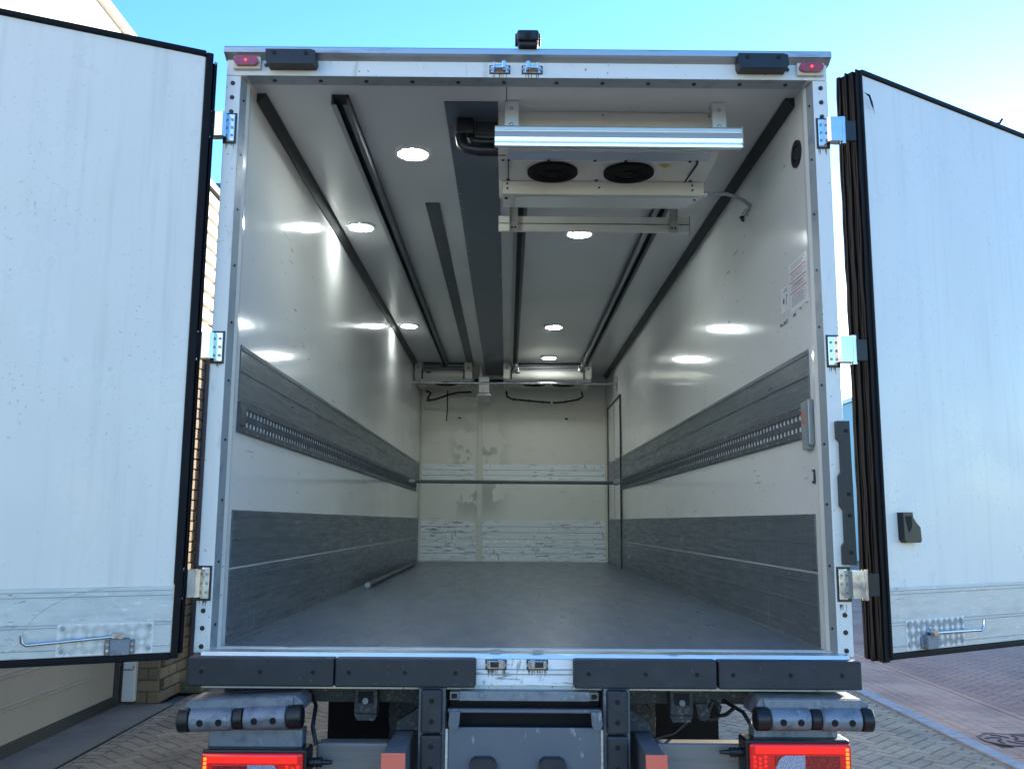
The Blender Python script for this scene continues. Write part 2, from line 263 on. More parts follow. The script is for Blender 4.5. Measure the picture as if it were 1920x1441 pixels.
def paver_mesh(L, W, H, mat, name='paver'):
    g = MB().box(-L / 2, L / 2, -W / 2, W / 2, -H, 0); es = [e for e in g.bm.edges if all(v.co.z > -.001 for v in e.verts)]
    bmesh.ops.bevel(g.bm, geom=es, offset=.005, segments=1, affect='EDGES'); bmesh.ops.recalc_face_normals(g.bm, faces=g.bm.faces)
    me = bpy.data.meshes.new(name); g.bm.to_mesh(me); g.bm.free(); me.materials.append(M[mat]); return me
def lay(spots, parent, L, W, mat, base=GZ, name='paver', lim=300):
    cx = Vector((-.07, -3.7)); spots.sort(key=lambda t: (Vector((t[0], t[1])) - cx).length)
    me = paver_mesh(L, W, .04, mat); po = WO[parent.name]
    for (x, y, r) in spots[:lim]:
        o = bpy.data.objects.new(name, me); S.collection.objects.link(o); o.parent = parent
        o.location = Vector((x, y, base + rnd.uniform(-.0012, .0012))) - po; o.rotation_euler = (rnd.gauss(0, .004), rnd.gauss(0, .004), r + rnd.gauss(0, .010))
    rest = spots[lim:]
    if rest:
        vs, fs = [], []
        tmpl = [(v.co.copy()) for v in me.vertices]; tf = [tuple(p.vertices) for p in me.polygons]
        for (x, y, r) in rest:
            mt = Matrix.Translation(Vector((x, y, base + rnd.uniform(-.0012, .0012)))) @ Matrix.Rotation(r + rnd.gauss(0, .008), 4, 'Z') @ Matrix.Rotation(rnd.gauss(0, .004), 4, 'X')
            b0 = len(vs); vs += [mt @ c - po for c in tmpl]; fs += [tuple(i + b0 for i in f) for f in tf]
        m2 = bpy.data.meshes.new('paver_mass'); m2.from_pydata(vs, [], fs); m2.materials.append(M[mat + '_far'])
        o = bpy.data.objects.new('paver_mass', m2); S.collection.objects.link(o); o.parent = parent; o['kind'] = 'stuff'
def herring(x0, x1, y0, y1, W, ang, test):
    # herringbone of 2:1 stones, rotated by ang about the middle of the area
    out = []; cx, cy = (x0 + x1) / 2, (y0 + y1) / 2; rad = math.hypot(x1 - x0, y1 - y0) / 2; n = int(rad / W) + 4; ca, sa = math.cos(ang), math.sin(ang)
    for i in range(-n, n):
        for j in range(-n, n):
            k = (i - j) % 4 if False else (i + j * 3) % 4
            if k == 0: u, v, r = (i + 1.0) * W, (j + .5) * W, 0.0
            elif k == 3: u, v, r = (i + .5) * W, (j + 1.0) * W, math.pi / 2
            else: continue
            x, y = cx + u * ca - v * sa, cy + u * sa + v * ca
            if x0 <= x <= x1 and y0 <= y <= y1 and test(x, y): out.append((x, y, r + ang))
    return out
U = 0.107
sp = herring(-3.1, 3.47, 1.9, 9.5, U, R(45), lambda x, y: (x < -1.0 and y < 7.5) or x > 0.4 or y > 6)
lay(sp, yard, .202, .099, 'pav_grey')
sp = herring(4.66, 11, 2.0, 17, U, R(45), lambda x, y: x - 4.3 < 0.55 * (y + 3.7))
lay(sp, foot, .2045, .1015, 'pav_red', GZ + .004)
MB().box(4.54, 4.60, -14, 38, GZ - .04, GZ + .006).done('edging_strip', 'pav_pink', foot)
sp = []
for i in range(4):
    for j in range(46):
        y = 1.6 + j * .212 + (i % 2) * .106; x = 3.745 + i * .1065
        if not (x > 3.8 and 3.72 < y < 4.22): sp.append((x, y, math.pi / 2))
for j in range(90):
    y = 1.6 + j * .107
    if not 3.72 < y < 4.22: sp.append((4.17 + .05, y, 0.0))
for i in range(2):
    for j in range(46): sp.append((4.378 + i * .106, 1.6 + j * .212 + (i % 2) * .106, math.pi / 2))
lay(sp, chan, .205, .100, 'pav_pink')
for j in range(12):
    MB().box(3.555, 3.685, 1.0 + j, 1.992 + j, GZ - .04, GZ + .012, .006).done('kerb_stone', 'kerb', kerb)
# drain cover
dr = thing('drain_cover', (3.98, 3.97, GZ), 'round cast iron drain grate with curved slots set in the pink paver channel', 'drain cover')
MB().cyl((3.98, 3.97, GZ - .03), (3.98, 3.97, GZ + .005), .20, 40).done('plate', 'pav_red_far', dr)
g = MB()
for k in range(6):
    t0 = k * math.pi / 3; pts = []
    for q in range(8):
        rr = .055 + .016 * q; tt = t0 + q * .13; pts.append((rr * math.cos(tt), rr * math.sin(tt)))
    for (ax, ay), (bx, by) in zip(pts, pts[1:]):
        d = Vector((bx - ax, by - ay)).normalized(); nx, ny = -d.y * .011, d.x * .011
        g.prism([(3.98 + ax + nx, 3.97 + ay + ny), (3.98 + bx + nx, 3.97 + by + ny), (3.98 + bx - nx, 3.97 + by - ny), (3.98 + ax - nx, 3.97 + ay - ny)], GZ + .002, GZ + .009, 'z')
g.done('slot', 'hole', dr, stuff=False)
MB().ring((3.98, 3.97, GZ), .20, .215, .008, 40).done('rim', 'chassis', dr)

# ------------------------------------------------------------------ setting: left building
lb = thing('garage_building', (-5, 3, GZ), 'tall cream building with sectional garage door behind the left truck door', 'building')
MB().box(-9.5, -3.72, -8, 5.24, GZ, 5.02).done('wall', 'render', lb)
MB().box(-9.7, -3.66, -8.2, 5.30, 5.02, 5.10, .01).done('eave', 'render', lb)
gd = MB().box(-3.72, -3.690, -6, 5.02, GZ + .10, GZ + 3.2).done('garage_door', 'garage', lb)
for k in range(1, 7):
    z = GZ + .10 + k * .235
    g = MB()
    for dz in (0, .028): g.prism([(-3.692, z + dz - .006), (-3.683, z + dz - .002), (-3.683, z + dz + .004), (-3.692, z + dz + .008)], -6, 4.55, 'y')
    g.done('panel_rib', 'garage', gd)
MB().box(-3.72, -3.68, -6, 5.06, GZ, GZ + .10).done('bottom_seal', 'gutter', lb)
MB().box(-3.72, -3.675, 5.02, 5.10, GZ, GZ + 3.3).done('door_track', 'gutter', lb)
po = MB().box(-3.66, -3.54, 5.14, 5.2, GZ + .03, GZ + 2.9, .008).done('door_post', 'white', lb)
MB().tube([(-3.65, 5.13, -.88), (-3.57, 5.13, -.88), (-3.56, 5.13, -.86), (-3.555, 5.13, -.84)], .004, 6).done('post_latch', 'black', po)
bw = MB().box(-6, -3.365, 5.215, 9.2, GZ, 2.45).done('brick_wall', 'mortar', lb)
bme = paver_mesh(.205, .095, .03, 'brick', 'brick')
def brick(x, y, z, rot, L=1.0):
    o = bpy.data.objects.new('brick', bme); S.collection.objects.link(o); o.parent = bw; o.location = Vector((x, y, z)) - WO[bw.name]
    o.rotation_euler = rot; o.scale = (L, 1, 1); return o
for k in range(34):
    z = GZ + .055 + k * .106
    for j in range(8):
        y = 5.32 + j * .214 + (k % 2) * .107
        brick(-3.335 + rnd.uniform(-.003, .003), y, z, (R(90), 0, R(90)))
    if k < 12:
        if k % 2: brick(-3.45, 5.205, z, (R(90), 0, 0))
        else: brick(-3.39, 5.205, z, (R(90), 0, 0), .47); brick(-3.50, 5.205, z, (R(90), 0, 0), .47)
MB().box(-3.36, -3.12, 5.75, 9, GZ, GZ + .12, .01).done('mossy_plinth', 'moss', lb)
MB().box(-3.36, -3.02, 6.05, 9, GZ + .12, GZ + .19, .01).done('plinth_coping', 'moss', lb)
MB().box(-3.33, -3.275, 5.95, 6.10, GZ + .19, 3.9, .012).done('downpipe', 'pipe', lb)
ub = MB().box(-6, -3.34, 5.26, 9.2, 2.45, 3.86).done('upper_wall', 'render', lb)
for k in range(11):
    z = 2.28 + k * .155
    MB().prism([(-3.34, z), (-3.21, z - .035), (-3.21, z + .075), (-3.34, z + .10)], 5.32, 5.88, 'y').done('louvre', 'render', lb)
MB().box(-3.36, -3.17, 5.28, 9.2, 3.93, 4.0).done('gutter', 'gutter', lb)
gh = thing('gabled_house', (-7, 12, GZ), 'white gabled house with navy bargeboard seen in the gap beside the left door', 'house')
MB().prism([(-7.5, GZ), (-3.9, GZ), (-3.9, 5.45), (-4.03, 5.30), (-4.40, 4.72), (-7.5, 4.4)], 9.3, 14, 'y').done('wall', 'render', gh)
MB().prism([(-4.52, 4.66), (-4.14, 5.30), (-3.98, 5.30), (-4.38, 4.66)], 9.12, 9.29, 'y').done('bargeboard', 'navy', gh)
MB().prism([(-7.0, 4.75), (-7.0, 5.34), (-4.13, 5.34), (-4.49, 4.75)], 9.16, 9.22, 'y').done('gable_glazing', 'glass', gh)
MB().box(-7.1, -3.9, 9.10, 9.30, 5.345, 5.40).done('ridge_cap', 'navy', gh)

# ------------------------------------------------------------------ setting: right background
wb = thing('ribbed_warehouse', (24, 42, GZ), 'pale teal ribbed warehouse seen in the gap by the right truck door', 'warehouse')
MB().box(16.6, 34, 40, 46, GZ, 6.4).done('wall', 'teal', wb)
for k in range(14): MB().box(16.75 + k * .30, 16.85 + k * .30, 39.9, 40, GZ, 6.4).done('rib', 'paper', wb)
MB().box(16.5, 34.2, 39.85, 46.2, 6.4, 6.6).done('roof_cap', 'paper', wb)
bb = thing('blue_office', (26, 66, GZ), 'blue fronted office block behind the ribbed warehouse', 'office building')
MB().box(22.5, 36, 60, 70, GZ, 7.6).done('wall', 'bluewall', bb)
for r_ in range(4):
    for c_ in range(5): MB().box(22.9 + c_ * .55, 23.3 + c_ * .55, 59.9, 60, 4.0 + r_ * .5, 4.35 + r_ * .5).done('window', 'paper', bb)
MB().box(22.4, 36, 59.8, 59.9, -1.2, 3.8).done('plinth', 'trim', bb)
fe = thing('slatted_gate', (19, 38, GZ), 'white framed slatted gate below the ribbed warehouse', 'gate')
MB().box(16.3, 20.3, 38.5, 38.6, 2.2, 2.35).done('top_rail', 'paper', fe); MB().box(16.3, 20.3, 38.5, 38.6, .2, .35).done('bottom_rail', 'paper', fe)
for k in range(20): MB().box(16.35 + k * .2, 16.45 + k * .2, 38.52, 38.58, .35, 2.2).done('slat', 'tealdark', fe)
MB().box(16.2, 16.35, 38.5, 38.6, GZ, 2.5).done('post', 'paper', fe)
MB().box(19.8, 19.95, 38.5, 38.6, GZ, 2.5).done('post', 'paper', fe)

# ------------------------------------------------------------------ TRUCK
tr = thing('box_truck', (0, 0, GZ), 'white refrigerated box truck with both rear doors open and empty cargo hold', 'truck')
L_, HI, WI = 8.33, 2.45, 1.238
for s in (-1, 1):
    MB().box(s * WI, s * 1.298, .121, 8.40, -.02, HI + .045).done('side_wall', 'wall', tr)
MB().box(-WI, WI, .076, 8.40, HI, HI + .06).done('ceiling', 'ceiling', tr)
MB().box(-1.298, 1.298, .0, 8.40, 2.512, 2.53).done('roof', 'white', tr)
MB().box(-WI, WI, .10, 8.40, -.11, 0).done('cargo_floor', 'floor', tr)
fw = MB().box(-WI, WI, L_, 8.40, 0, HI).done('front_wall', 'front', tr)
MB().box(-.480, -.408, L_ - .012, L_, 0, 2.2, .003).done('seam_strip', 'cream', fw)
for x0, x1, z0, z1 in ((-1.215, -.515, 1.035, 1.255), (-.399, 1.204, 1.035, 1.258), (-1.215, -.505, .285, .525), (-.404, 1.21, .290, .527), (-1.23, -.487, .012, .270), (-.40, 1.232, .012, .270)):
    MB().box(x0, x1, L_ - .008, L_ - .001, z0, z1, .002).done('scuff_plate', 'kickfront', fw)
    g = MB()
    for zz in (z0 + (z1 - z0) * .36, z0 + (z1 - z0) * .68): g.box(x0 + .005, x1 - .005, L_ - .0105, L_ - .0082, zz - .003, zz + .003)
    g.done('plate_rib', 'trim', fw)
for s in (-1, 1):
    MB().box(s * 1.205, s * 1.236, L_ - .03, L_ - .001, .02, 2.3, .004).done('corner_bead', 'cream', fw)
for x in (-.72, .70): MB().box(x - .02, x + .02, L_ - .012, L_ - .002, 1.86, 1.88, .003).done('anchor_plate', 'black', fw)
# rivets on walls and plates, too small to pick apart
g = MB()
for k in range(60):
    y = .45 + k * .13
    for x in (-.368, -.14): g.cyl((x, y, HI - .012), (x, y, HI - .006), .006, 6)
for k in range(34):
    y = .35 + k * .22
    for s in (-1, 1):
        for z in (.04, .286): g.cyl((s * (WI - .006), y, z), (s * (WI - .010), y, z), .005, 6)
for k in range(12):
    for z in (.03, .255): g.cyl((-.36 + k * .14, L_ - .012, z), (-.36 + k * .14, L_ - .008, z), .006, 6)
g.done('rivet', 'steel', tr, stuff=True)
# wall linings
for s in (-1, 1):
    ye = 7.9 if s < 0 else 6.75
    for z0, z1, rid in ((.004, .304, (.06, .17, .265)), (.312, .553, (.43, .53)), (1.022, 1.265, (1.15, 1.245))):
        kp = MB().box(s * (WI - .006), s * (WI - .0002), .20, 8.28 if s < 0 else ye, z0, z1, .002).done('kick_plank', 'kick', tr)
        for z in rid: MB().box(s * (WI - .0095), s * (WI - .0058), .21, 8.2 if s < 0 else ye - .05, z - .004, z + .004).done('plank_rib', 'kick', kp)
    # load rail: back plate, lips and bars with windows between
    lr = MB().box(s * (WI - .003), s * (WI - .0005), .26, ye, .913, .991).done('load_rail', 'kickfront', tr)
    g = MB()
    for z0, z1 in ((.884, .914), (.990, 1.018)): g.box(s * (WI - .014), s * (WI - .0002), .20, ye, z0, z1, .002)
    g.box(s * (WI - .020), s * (WI - .001), .20, .27, .914, .990)
    g.done('rail_lip', 'rail', lr)
    g = MB(); y = .30
    while y < ye - .03:
        g.box(s * (WI - .009), s * (WI - .0035), y, y + .016, .913, .991)
        g.cyl((s * (WI - .010), y + .037, .952), (s * (WI - .004), y + .040, .952), .016, 8)
        y += .058
    g.done('rail_slot', 'rail', lr, stuff=True)
    g = MB(); y = .3
    while y < ye: g.cyl((s * (WI - .018), y, .892), (s * (WI - .014), y, .892), .006, 6); g.cyl((s * (WI - .018), y, 1.010), (s * (WI - .014), y, 1.010), .006, 6); y += .174
    g.done('rail_screw', 'edge', lr, stuff=True)
    # ceiling corner strip
    MB().prism([(s * WI, 2.408), (s * (WI - .006), 2.404), (s * (WI - .046), 2.444), (s * (WI - .042), HI), (s * WI, HI)], .25, 8.3, 'y').done('corner_strip', 'corner', tr)
    # post, grey strip, wall end trim
    pt = MB().box(s * 1.236, s * 1.300, 0, .12, -.005, 2.408, .004).done('rear_post', 'white', tr)
    MB().prism([(s * 1.236, .002), (s * 1.223, .050), (s * 1.236, .050)], .012, 2.404, 'z').done('steel_strip', 'trim', pt)
    MB().prism([(s * 1.224, .052), (s * 1.220, .085), (s * 1.224, .120), (s * 1.236, .150), (s * 1.2358, .052)], .006, 2.404, 'z').done('wall_trim', 'wall', pt)
    g = MB()
    for z in (2.373, 2.308, 2.243, .155, .088, .018): g.cyl((s * 1.270, .001, z), (s * 1.270, -.006, z), .0105, 12, .008)
    g.done('post_bolt', 'black', pt)
    g = MB()
    for k in range(10):
        z = .10 + k * .245; c = Vector((s * 1.229, .028, z)); n_ = Vector((-s * .966, -.256, 0)); g.cyl(c, c + n_ * .003, .0055, 8)
    g.done('strip_screw', 'black', pt)
# side door in right wall, far end
sd = MB().box(WI - .010, WI - .0005, 6.80, 8.10, .01, 1.975, .002).done('side_door', 'wall', tr)
g = MB()
for y in (6.80, 8.08): g.box(WI - .018, WI - .001, y, y + .025, 0, 1.99)
g.box(WI - .018, WI - .001, 6.8, 8.105, 1.965, 1.99); g.box(WI - .0125, WI - .009, 7.42, 7.432, .01, 1.96)
g.done('door_seal_frame', 'chassis', sd)
for z0, z1 in ((.02, .553), (1.022, 1.265)): MB().box(WI - .0145, WI - .0098, 6.84, 8.06, z0, z1, .001).done('kick_plank', 'kick', sd)
# header
hd = MB().box(-1.300, 1.300, 0, .075, 2.409, 2.480, .003).done('rear_header', 'white', tr)
MB().prism([(-.002, 2.4085), (.075, 2.405), (.085, 2.449), (.06, 2.449)], -1.212, 1.212, 'x').done('header_reveal', 'trim', hd)
g = MB()
for k in range(12): g.cyl((-1.10 + k * .20 + (.03 if k > 5 else 0), .038, 2.408), (-1.10 + k * .20 + (.03 if k > 5 else 0), .038, 2.402), .009, 10)
g.done('reveal_bolt', 'black', hd)
MB().box(-.091, -.087, .16, .42, HI - .002, HI - .0002).done('ceiling_seam', 'chassis', tr)
rt = MB().prism([(-.020, 2.494), (-.034, 2.499), (-.034, 2.522), (-.026, 2.530), (.15, 2.530), (.15, 2.480), (.004, 2.480)], -1.306, 1.312, 'x').done('roof_trim', 'roof', tr)
# marker lights and black lamp boxes
for s, x in ((-1, -1.209), (1, 1.224)):
    zc = 2.462 if s < 0 else 2.455
    ml = MB().box(x - .058, x + .060, -.018, .0, zc - .030, zc + .026, .004).done('marker_light', 'cream', tr)
    g = MB(); n = 24; pts = []
    for i in range(n):
        t = 2 * math.pi * i / n; pts.append((x + (.032 if math.cos(t) > 0 else -.032) + .020 * math.cos(t), zc + .020 * math.sin(t)))
    g.prism(pts, -.036, -.018, 'y', True).done('lens', 'redlens2', ml)
    MB().cyl((x, -.0362, zc), (x, -.039, zc), .0055, 12).done('lit_led', 'redled', ml)
    bx = -1.011 if s < 0 else 1.011
    lbx = MB().prism([(bx - .108, 2.500), (bx - .108, 2.452), (bx - .100, 2.434), (bx + .100, 2.434), (bx + .108, 2.452), (bx + .104, 2.494), (bx + .085, 2.500)], -.062, -.001, 'y').done('rubber_block', 'black', tr)
    g = MB()
    for q in (-.07, .065): g.cyl((bx + q, -.0625, 2.482), (bx + q, -.0655, 2.482), .009, 12)
    g.done('block_screw', 'hole', lbx)
    MB().cyl((bx - s * .118 * -1, -.001, 2.455), (bx - s * .118 * -1, -.006, 2.455), .008, 10).done('header_bolt', 'black', tr)
# reversing camera on the roof edge
rc = MB().box(-.046, .050, -.075, .01, 2.545, 2.594, .012).done('reversing_camera', 'black', tr)
g = MB()
for k in range(3): g.box(-.053, .057, -.06, 0, 2.552 + k * .012, 2.557 + k * .012, .002)
g.done('cooling_fin', 'black', rc); MB().box(-.038, .044, -.06, .0, 2.527, 2.546, .004).done('camera_bracket', 'black', rc)
MB().cyl((.002, -.072, 2.566), (.002, -.078, 2.566), .014, 16).done('camera_lens', 'hole', rc)
# latch keepers, upper and lower
def keeper(xc, zc, y, s, sc=1.0, low=False):
    MB().box(xc - .041 * sc, xc + .041 * sc, y - .003, y + .0005, zc - .021, zc + .018, .0).done('keeper_gasket', 'black', tr)
    k = MB().box(xc - .036 * sc, xc + .036 * sc, y - .006, y, zc - .017, zc + .015, .005).done('latch_keeper', 'steel', tr)
    MB().box(xc - .022, xc + .024, y - .03, y - .006, zc - .008, zc + .010, .004).done('keeper_bar', 'black' if low else 'steel', k)
    MB().box(xc + s * .018 - .009, xc + s * .018 + .009, y - .042, y - .006, zc - .012, zc + .022, .003).done('keeper_cheek', 'steel', k)
    MB().box(xc - s * .024 - .003, xc - s * .024 + .003, y - .04, y - .006, zc - .012, zc + .017, .002).done('keeper_cheek', 'steel', k)
    g = MB()
    for q in (-.034, .034): g.cyl((xc + q * sc, y - .006, zc - .002), (xc + q * sc, y - .011, zc - .002), .007, 10)
    g.done('keeper_screw', 'trim', k); return k
keeper(-.118, 2.446, 0, 1, 1.1); keeper(-.0 + .015 + .035, 2.446, 0, -1, 1.1) if False else keeper(.022, 2.446, 0, -1, 1.1)
# sill and centre plate
sl_ = MB().prism([(-.055, -.012), (-.050, .006), (.02, .008), (.13, .004), (.13, -.02), (-.04, -.02)], -1.252, 1.262, 'x').done('rear_sill', 'sill', tr)
g = MB()
for yy in (.03, .055, .08): g.box(-1.24, 1.25, yy, yy + .006, .006, .0095)
g.done('sill_rib', 'sill', sl_)
us = MB().box(-1.25, 1.25, -.035, .10, -.132, -.021, .002).done('sill_plate', 'white', tr)
g = MB()
g.box(-.186, .187, -.050, -.036, -.112, -.014); g.done('centre_plate', 'kickfront', us)
g = MB()
for z in (-.073, -.055): g.box(-.184, .185, -.053, -.0502, z, z + .004)
g.done('plate_rib', 'trim', us)
keeper(-.110, -.034, -.052, 1, 1.0, True); keeper(.050, -.034, -.052, -1, 1.0, True)
for x in (-.112, .055): MB().box(x - .022, x + .020, -.062, -.01, .0065, .016, .002).done('floor_strike', 'trim', sl_)
# dock buffer strips
for x0, x1 in ((-1.286, -.727), (-.722, -.188), (.190, .733), (.740, 1.287)):
    b = MB().box(x0, x1, -.105, -.037, -.114, -.008, .006).done('buffer_strip', 'rubber', tr)
    g = MB()
    for q in (.10, .5, .86): xx = x0 + (x1 - x0) * q; g.ring((xx, -.1045, -.060), .004, .0085, .002, 14, (0, -1, 0)); g.cyl((xx, -.1052, -.060), (xx, -.1056, -.060), .0065, 12)
    g.done('bolt_hole', 'hole', b)
# hinges
def hinge(s, z):
    MB().box(s * 1.243, s * 1.2985, -.005, -.0002, z - .068, z + .068).done('hinge_gasket', 'black', tr)
    h = MB().box(s * 1.248, s * 1.284, -.012, -.0005, z - .062, z + .062, .004).done('door_hinge', 'steel', tr)
    g = MB()
    for q in (-.035, .0, .035): g.cyl((s * 1.259, -.012, z + q), (s * 1.259, -.015, z + q), .006, 10)
    g.done('hinge_screw', 'trim', h)
    MB().prism([(s * 1.272, -.012), (s * 1.276, -.040), (s * 1.288, -.052), (s * 1.336, -.050), (s * 1.352, -.030), (s * 1.352, -.010), (s * 1.33, -.004), (s * 1.286, -.008)], z - .052, z + .055, 'z', False).done('hinge_arm', 'steel', h)
    MB().cyl((s * 1.345, -.03, z - .060), (s * 1.345, -.03, z + .060), .013, 14).done('hinge_pin', 'steel', h)
    MB().box(s * 1.35, s * 1.40, -.035, -.012, z - .045, z + .045, .002).done('hinge_leaf', 'black', h)
for s in (-1, 1):
    for z in ((2.166, 1.213, .262) if s < 0 else (2.166, 1.217, .275)): hinge(s, z)
# grime that has run down from the hinges and keepers
reg('grime', NM('rusty_grime', (0.10, 0.075, 0.055), 0.8))
def drips(xc, z, y, n, w):
    g = MB()
    for k in range(n):
        x = xc + rnd.uniform(-w, w); h = rnd.uniform(.008, .030); q = rnd.uniform(.0008, .002)
        g.prism([(x - q, z), (x + q, z), (x + q * .2, z - h), (x - q * .2, z - h)], y - .0006, y + .001, 'y')
    g.done('dirt_run', 'grime', tr, stuff=True)
for s in (-1, 1):
    for z in (2.097, 1.148, .196): drips(s * 1.268, z, -.0002, 7, .018)
drips(-.118, 2.424, -.0002, 9, .03); drips(.022, 2.424, -.0002, 9, .03); drips(-.110, -.054, -.0506, 16, .035); drips(.050, -.054, -.0506, 16, .035)
# right post guard strip
pg = MB().prism([(1.288, .352), (1.318, .350), (1.314, .925), (1.262, .925), (1.262, .855), (1.276, .84), (1.276, .72), (1.264, .70), (1.264, .585), (1.278, .565), (1.278, .44), (1.266, .425), (1.266, .352)], -.03, -.001, 'y').done('post_guard', 'black', tr)
g = MB()
for z in (.885, .63, .545, .40): g.cyl((1.298, -.0302, z), (1.298, -.033, z), .008, 12)
g.done('guard_screw', 'hole', pg)

# ---- doors
def frame(P, ang, ny):
    d = Vector((math.cos(R(ang)), math.sin(R(ang)), 0)); n = Vector((-d.y, d.x, 0)) * ny
    return Matrix(((d.x, n.x, 0, P[0]), (d.y, n.y, 0, P[1]), (0, 0, 1, 0), (0, 0, 0, 1)))
LM = frame((-1.345, -.06), -156, 1); RM = frame((1.455, .03), 31, -1)
def checker(X, s0, s1, z0, z1, y, parent, name='tread_bars'):
    g = MB(X); n_ = max(1, round((z1 - z0) / .038)); c = (z1 - z0) / n_; ns = max(1, round((s1 - s0) / c)); cs = (s1 - s0) / ns
    for i in range(ns):
        for j in range(n_):
            sg = 1 if (i + j) % 2 else -1; s_, z = s0 + (i + .5) * cs, z0 + (j + .5) * c
            for k in range(-2, 3):
                ox, oz = s_ + k * .0052, z - sg * k * .0052; h = .0125 - .0012 * abs(k)
                g.prism([(ox - h, oz - sg * h), (ox + .0013, oz - sg * .0013), (ox + h, oz + sg * h), (ox - .0013, oz + sg * .0013)], y, y + .0024, 'y')
    g.done(name, 'treadbar', parent, stuff=True)
def lock(X, plate, s_piv, z_piv, s_end, z_end, hook, side, parent):
    g = MB(X); g.box(plate[0], plate[1], .004, .0065, plate[2], plate[3]); pl = g.done('tread_plate', 'tread', parent)
    checker(X, plate[0] + .004, plate[1] - .004, plate[2] + .003, plate[3] - .003, .0065, parent)
    g = MB(X)
    for sx in (plate[0] + .015, plate[1] - .018):
        for zz in (plate[2] + .018, plate[3] - .016): g.cyl((sx, .006, zz), (sx, .011, zz), .008, 12)
    g.done('plate_bolt', 'trim', parent)
    g = MB(X); zb = plate[2] - .002
    g.box(s_piv - .036, s_piv + .034, .008, .034, zb, z_piv - .012, .004); g.box(s_piv - .054, s_piv - .034, .0075, .016, zb + .003, z_piv - .018, .003); g.box(s_piv + .032, s_piv + .052, .0075, .016, zb + .003, z_piv - .018, .003)
    g.done('lock_bracket', 'galv', parent)
    g = MB(X)
    g.cyl((s_piv, .012, z_piv), (s_piv, .045, z_piv), .013, 16); g.cyl((s_piv + .022, .012, z_piv - .004), (s_piv + .022, .040, z_piv - .004), .008, 12); g.box(s_piv - .012, s_piv + .032, .028, .036, z_piv - .012, z_piv + .010, .002)
    for q in (-.044, .042):
        for zz in (zb + .018, z_piv - .034): g.cyl((s_piv + q, .015, zz), (s_piv + q, .020, zz), .006, 10)
    g.done('lock_pivot', 'steel', parent)
    g = MB(X); g.tube([(s_piv + .02, .034, z_piv - .004), (s_end - .03, .034, z_end + .002), (s_end - .008, .034, z_end), (s_end + .006, .036, z_end + .012), (s_end + .010, .038, hook)], .0062, 10)
    g.done('lock_rod', 'steel', parent)
# left door
d1 = MB(LM).box(.024, 1.22, -.085, 0, .004, 2.456, .003).done('rear_door', 'door', tr)
k1 = MB(LM).box(.024, 1.22, .0003, .004, .006, .256, .001).done('kick_plate', 'kickdoor', d1)
g = MB(LM)
for z in (.240, .222, .122, .112, .032): g.box(.026, 1.22, .0038, .0062, z - .0015, z + .0015)
g.done('kick_rib', 'trim', d1)
MB(LM).box(.020, .0245, -.02, .008, .005, .262, .001).done('kick_edge', 'steel', d1)
g = MB(LM)
g.box(-.006, .023, -.09, .010, -.018, 2.474, .004).done('door_seal', 'seal', d1); MB(LM).box(-.020, -.007, -.07, -.030, -.006, 2.45, .005).done('door_seal', 'seal', d1)
MB(LM).box(.0235, 1.23, -.085, .012, 2.457, 2.480, .005).done('door_seal', 'seal', d1); MB(LM).box(.0235, 1.23, -.085, .012, -.022, .003, .004).done('door_seal', 'seal', d1)
for o_ in (.004, .011): MB(LM).box(-.012 - o_, -.008 - o_, -.029, .004, 0, 2.44, .001).done('seal_lip', 'seal', d1)
lock(LM, (.088, .420, .008, .124), .205, .080, .525, .057, .094, 1, d1)
g = MB(LM); pts = []
for i in range(10):
    t = R(8 + i * 9.0); pts.append((.205 + .335 * math.cos(t), .0045, .055 + .20 * math.sin(t)))
for a_, b_ in zip(pts, pts[1:]): g.box(min(a_[0], b_[0]), max(a_[0], b_[0]) + .001, .0041, .0046, min(a_[2], b_[2]), max(a_[2], b_[2])) if False else g.tube([a_, b_], .0009, 4)
g.done('scratch_arc', 'trim', d1)
# right door
d2 = MB(RM).box(.004, 1.34, -.085, 0, .004, 2.456, .003).done('rear_door', 'door', tr)
MB(RM).box(.006, 1.34, .0003, .004, .006, .260, .001).done('kick_plate', 'kickdoor', d2)
g = MB(RM)
for z in (.246, .232, .122, .110, .028): g.box(.008, 1.34, .0038, .0062, z - .0015, z + .0015)
g.done('kick_rib', 'trim', d2)
MB(RM).box(.000, .0055, -.02, .008, .004, .262, .001).done('kick_edge', 'kickfront', d2)
g = MB(RM)
g.box(.0045, 1.35, -.085, .010, 2.457, 2.478, .005).done('door_seal', 'seal', d2); MB(RM).box(.0045, 1.35, -.085, .010, -.020, .003, .004).done('door_seal', 'seal', d2)
for i in range(9):
    g = MB(RM); o_ = -i * .0118; w_ = .006 + .001 * (i % 3); pk = .030 + .008 * ((i * 5) % 3) / 2; n = 26; L1 = []
    for k in range(n + 1):
        z = -.022 - .008 * ((i * 7) % 4) / 3 + k * (2.492 + .006 * ((i * 3) % 3)) / n; j = rnd.uniform(-.0016, .0016)
        L1.append((z, j))
    for (za, ja), (zb, jb) in zip(L1, L1[1:]):
        vs = []
        for z, j in ((za, ja), (zb, jb)):
            vs += [(.003, o_ + w_ / 2 + .004 - .002, z), (-pk + j, o_ + w_ / 2 + j, z), (-pk + j, o_ - w_ / 2 + j, z), (.003, o_ - w_ / 2 - .004, z)]
        g._add(vs, [(0, 1, 5, 4), (1, 2, 6, 5), (2, 3, 7, 6)], False)
    g.done('seal_fin', 'seal', d2)
MB(RM).box(-.010, .004, -.11, .012, -.012, 2.47, .004).done('end_seal', 'seal', d2)
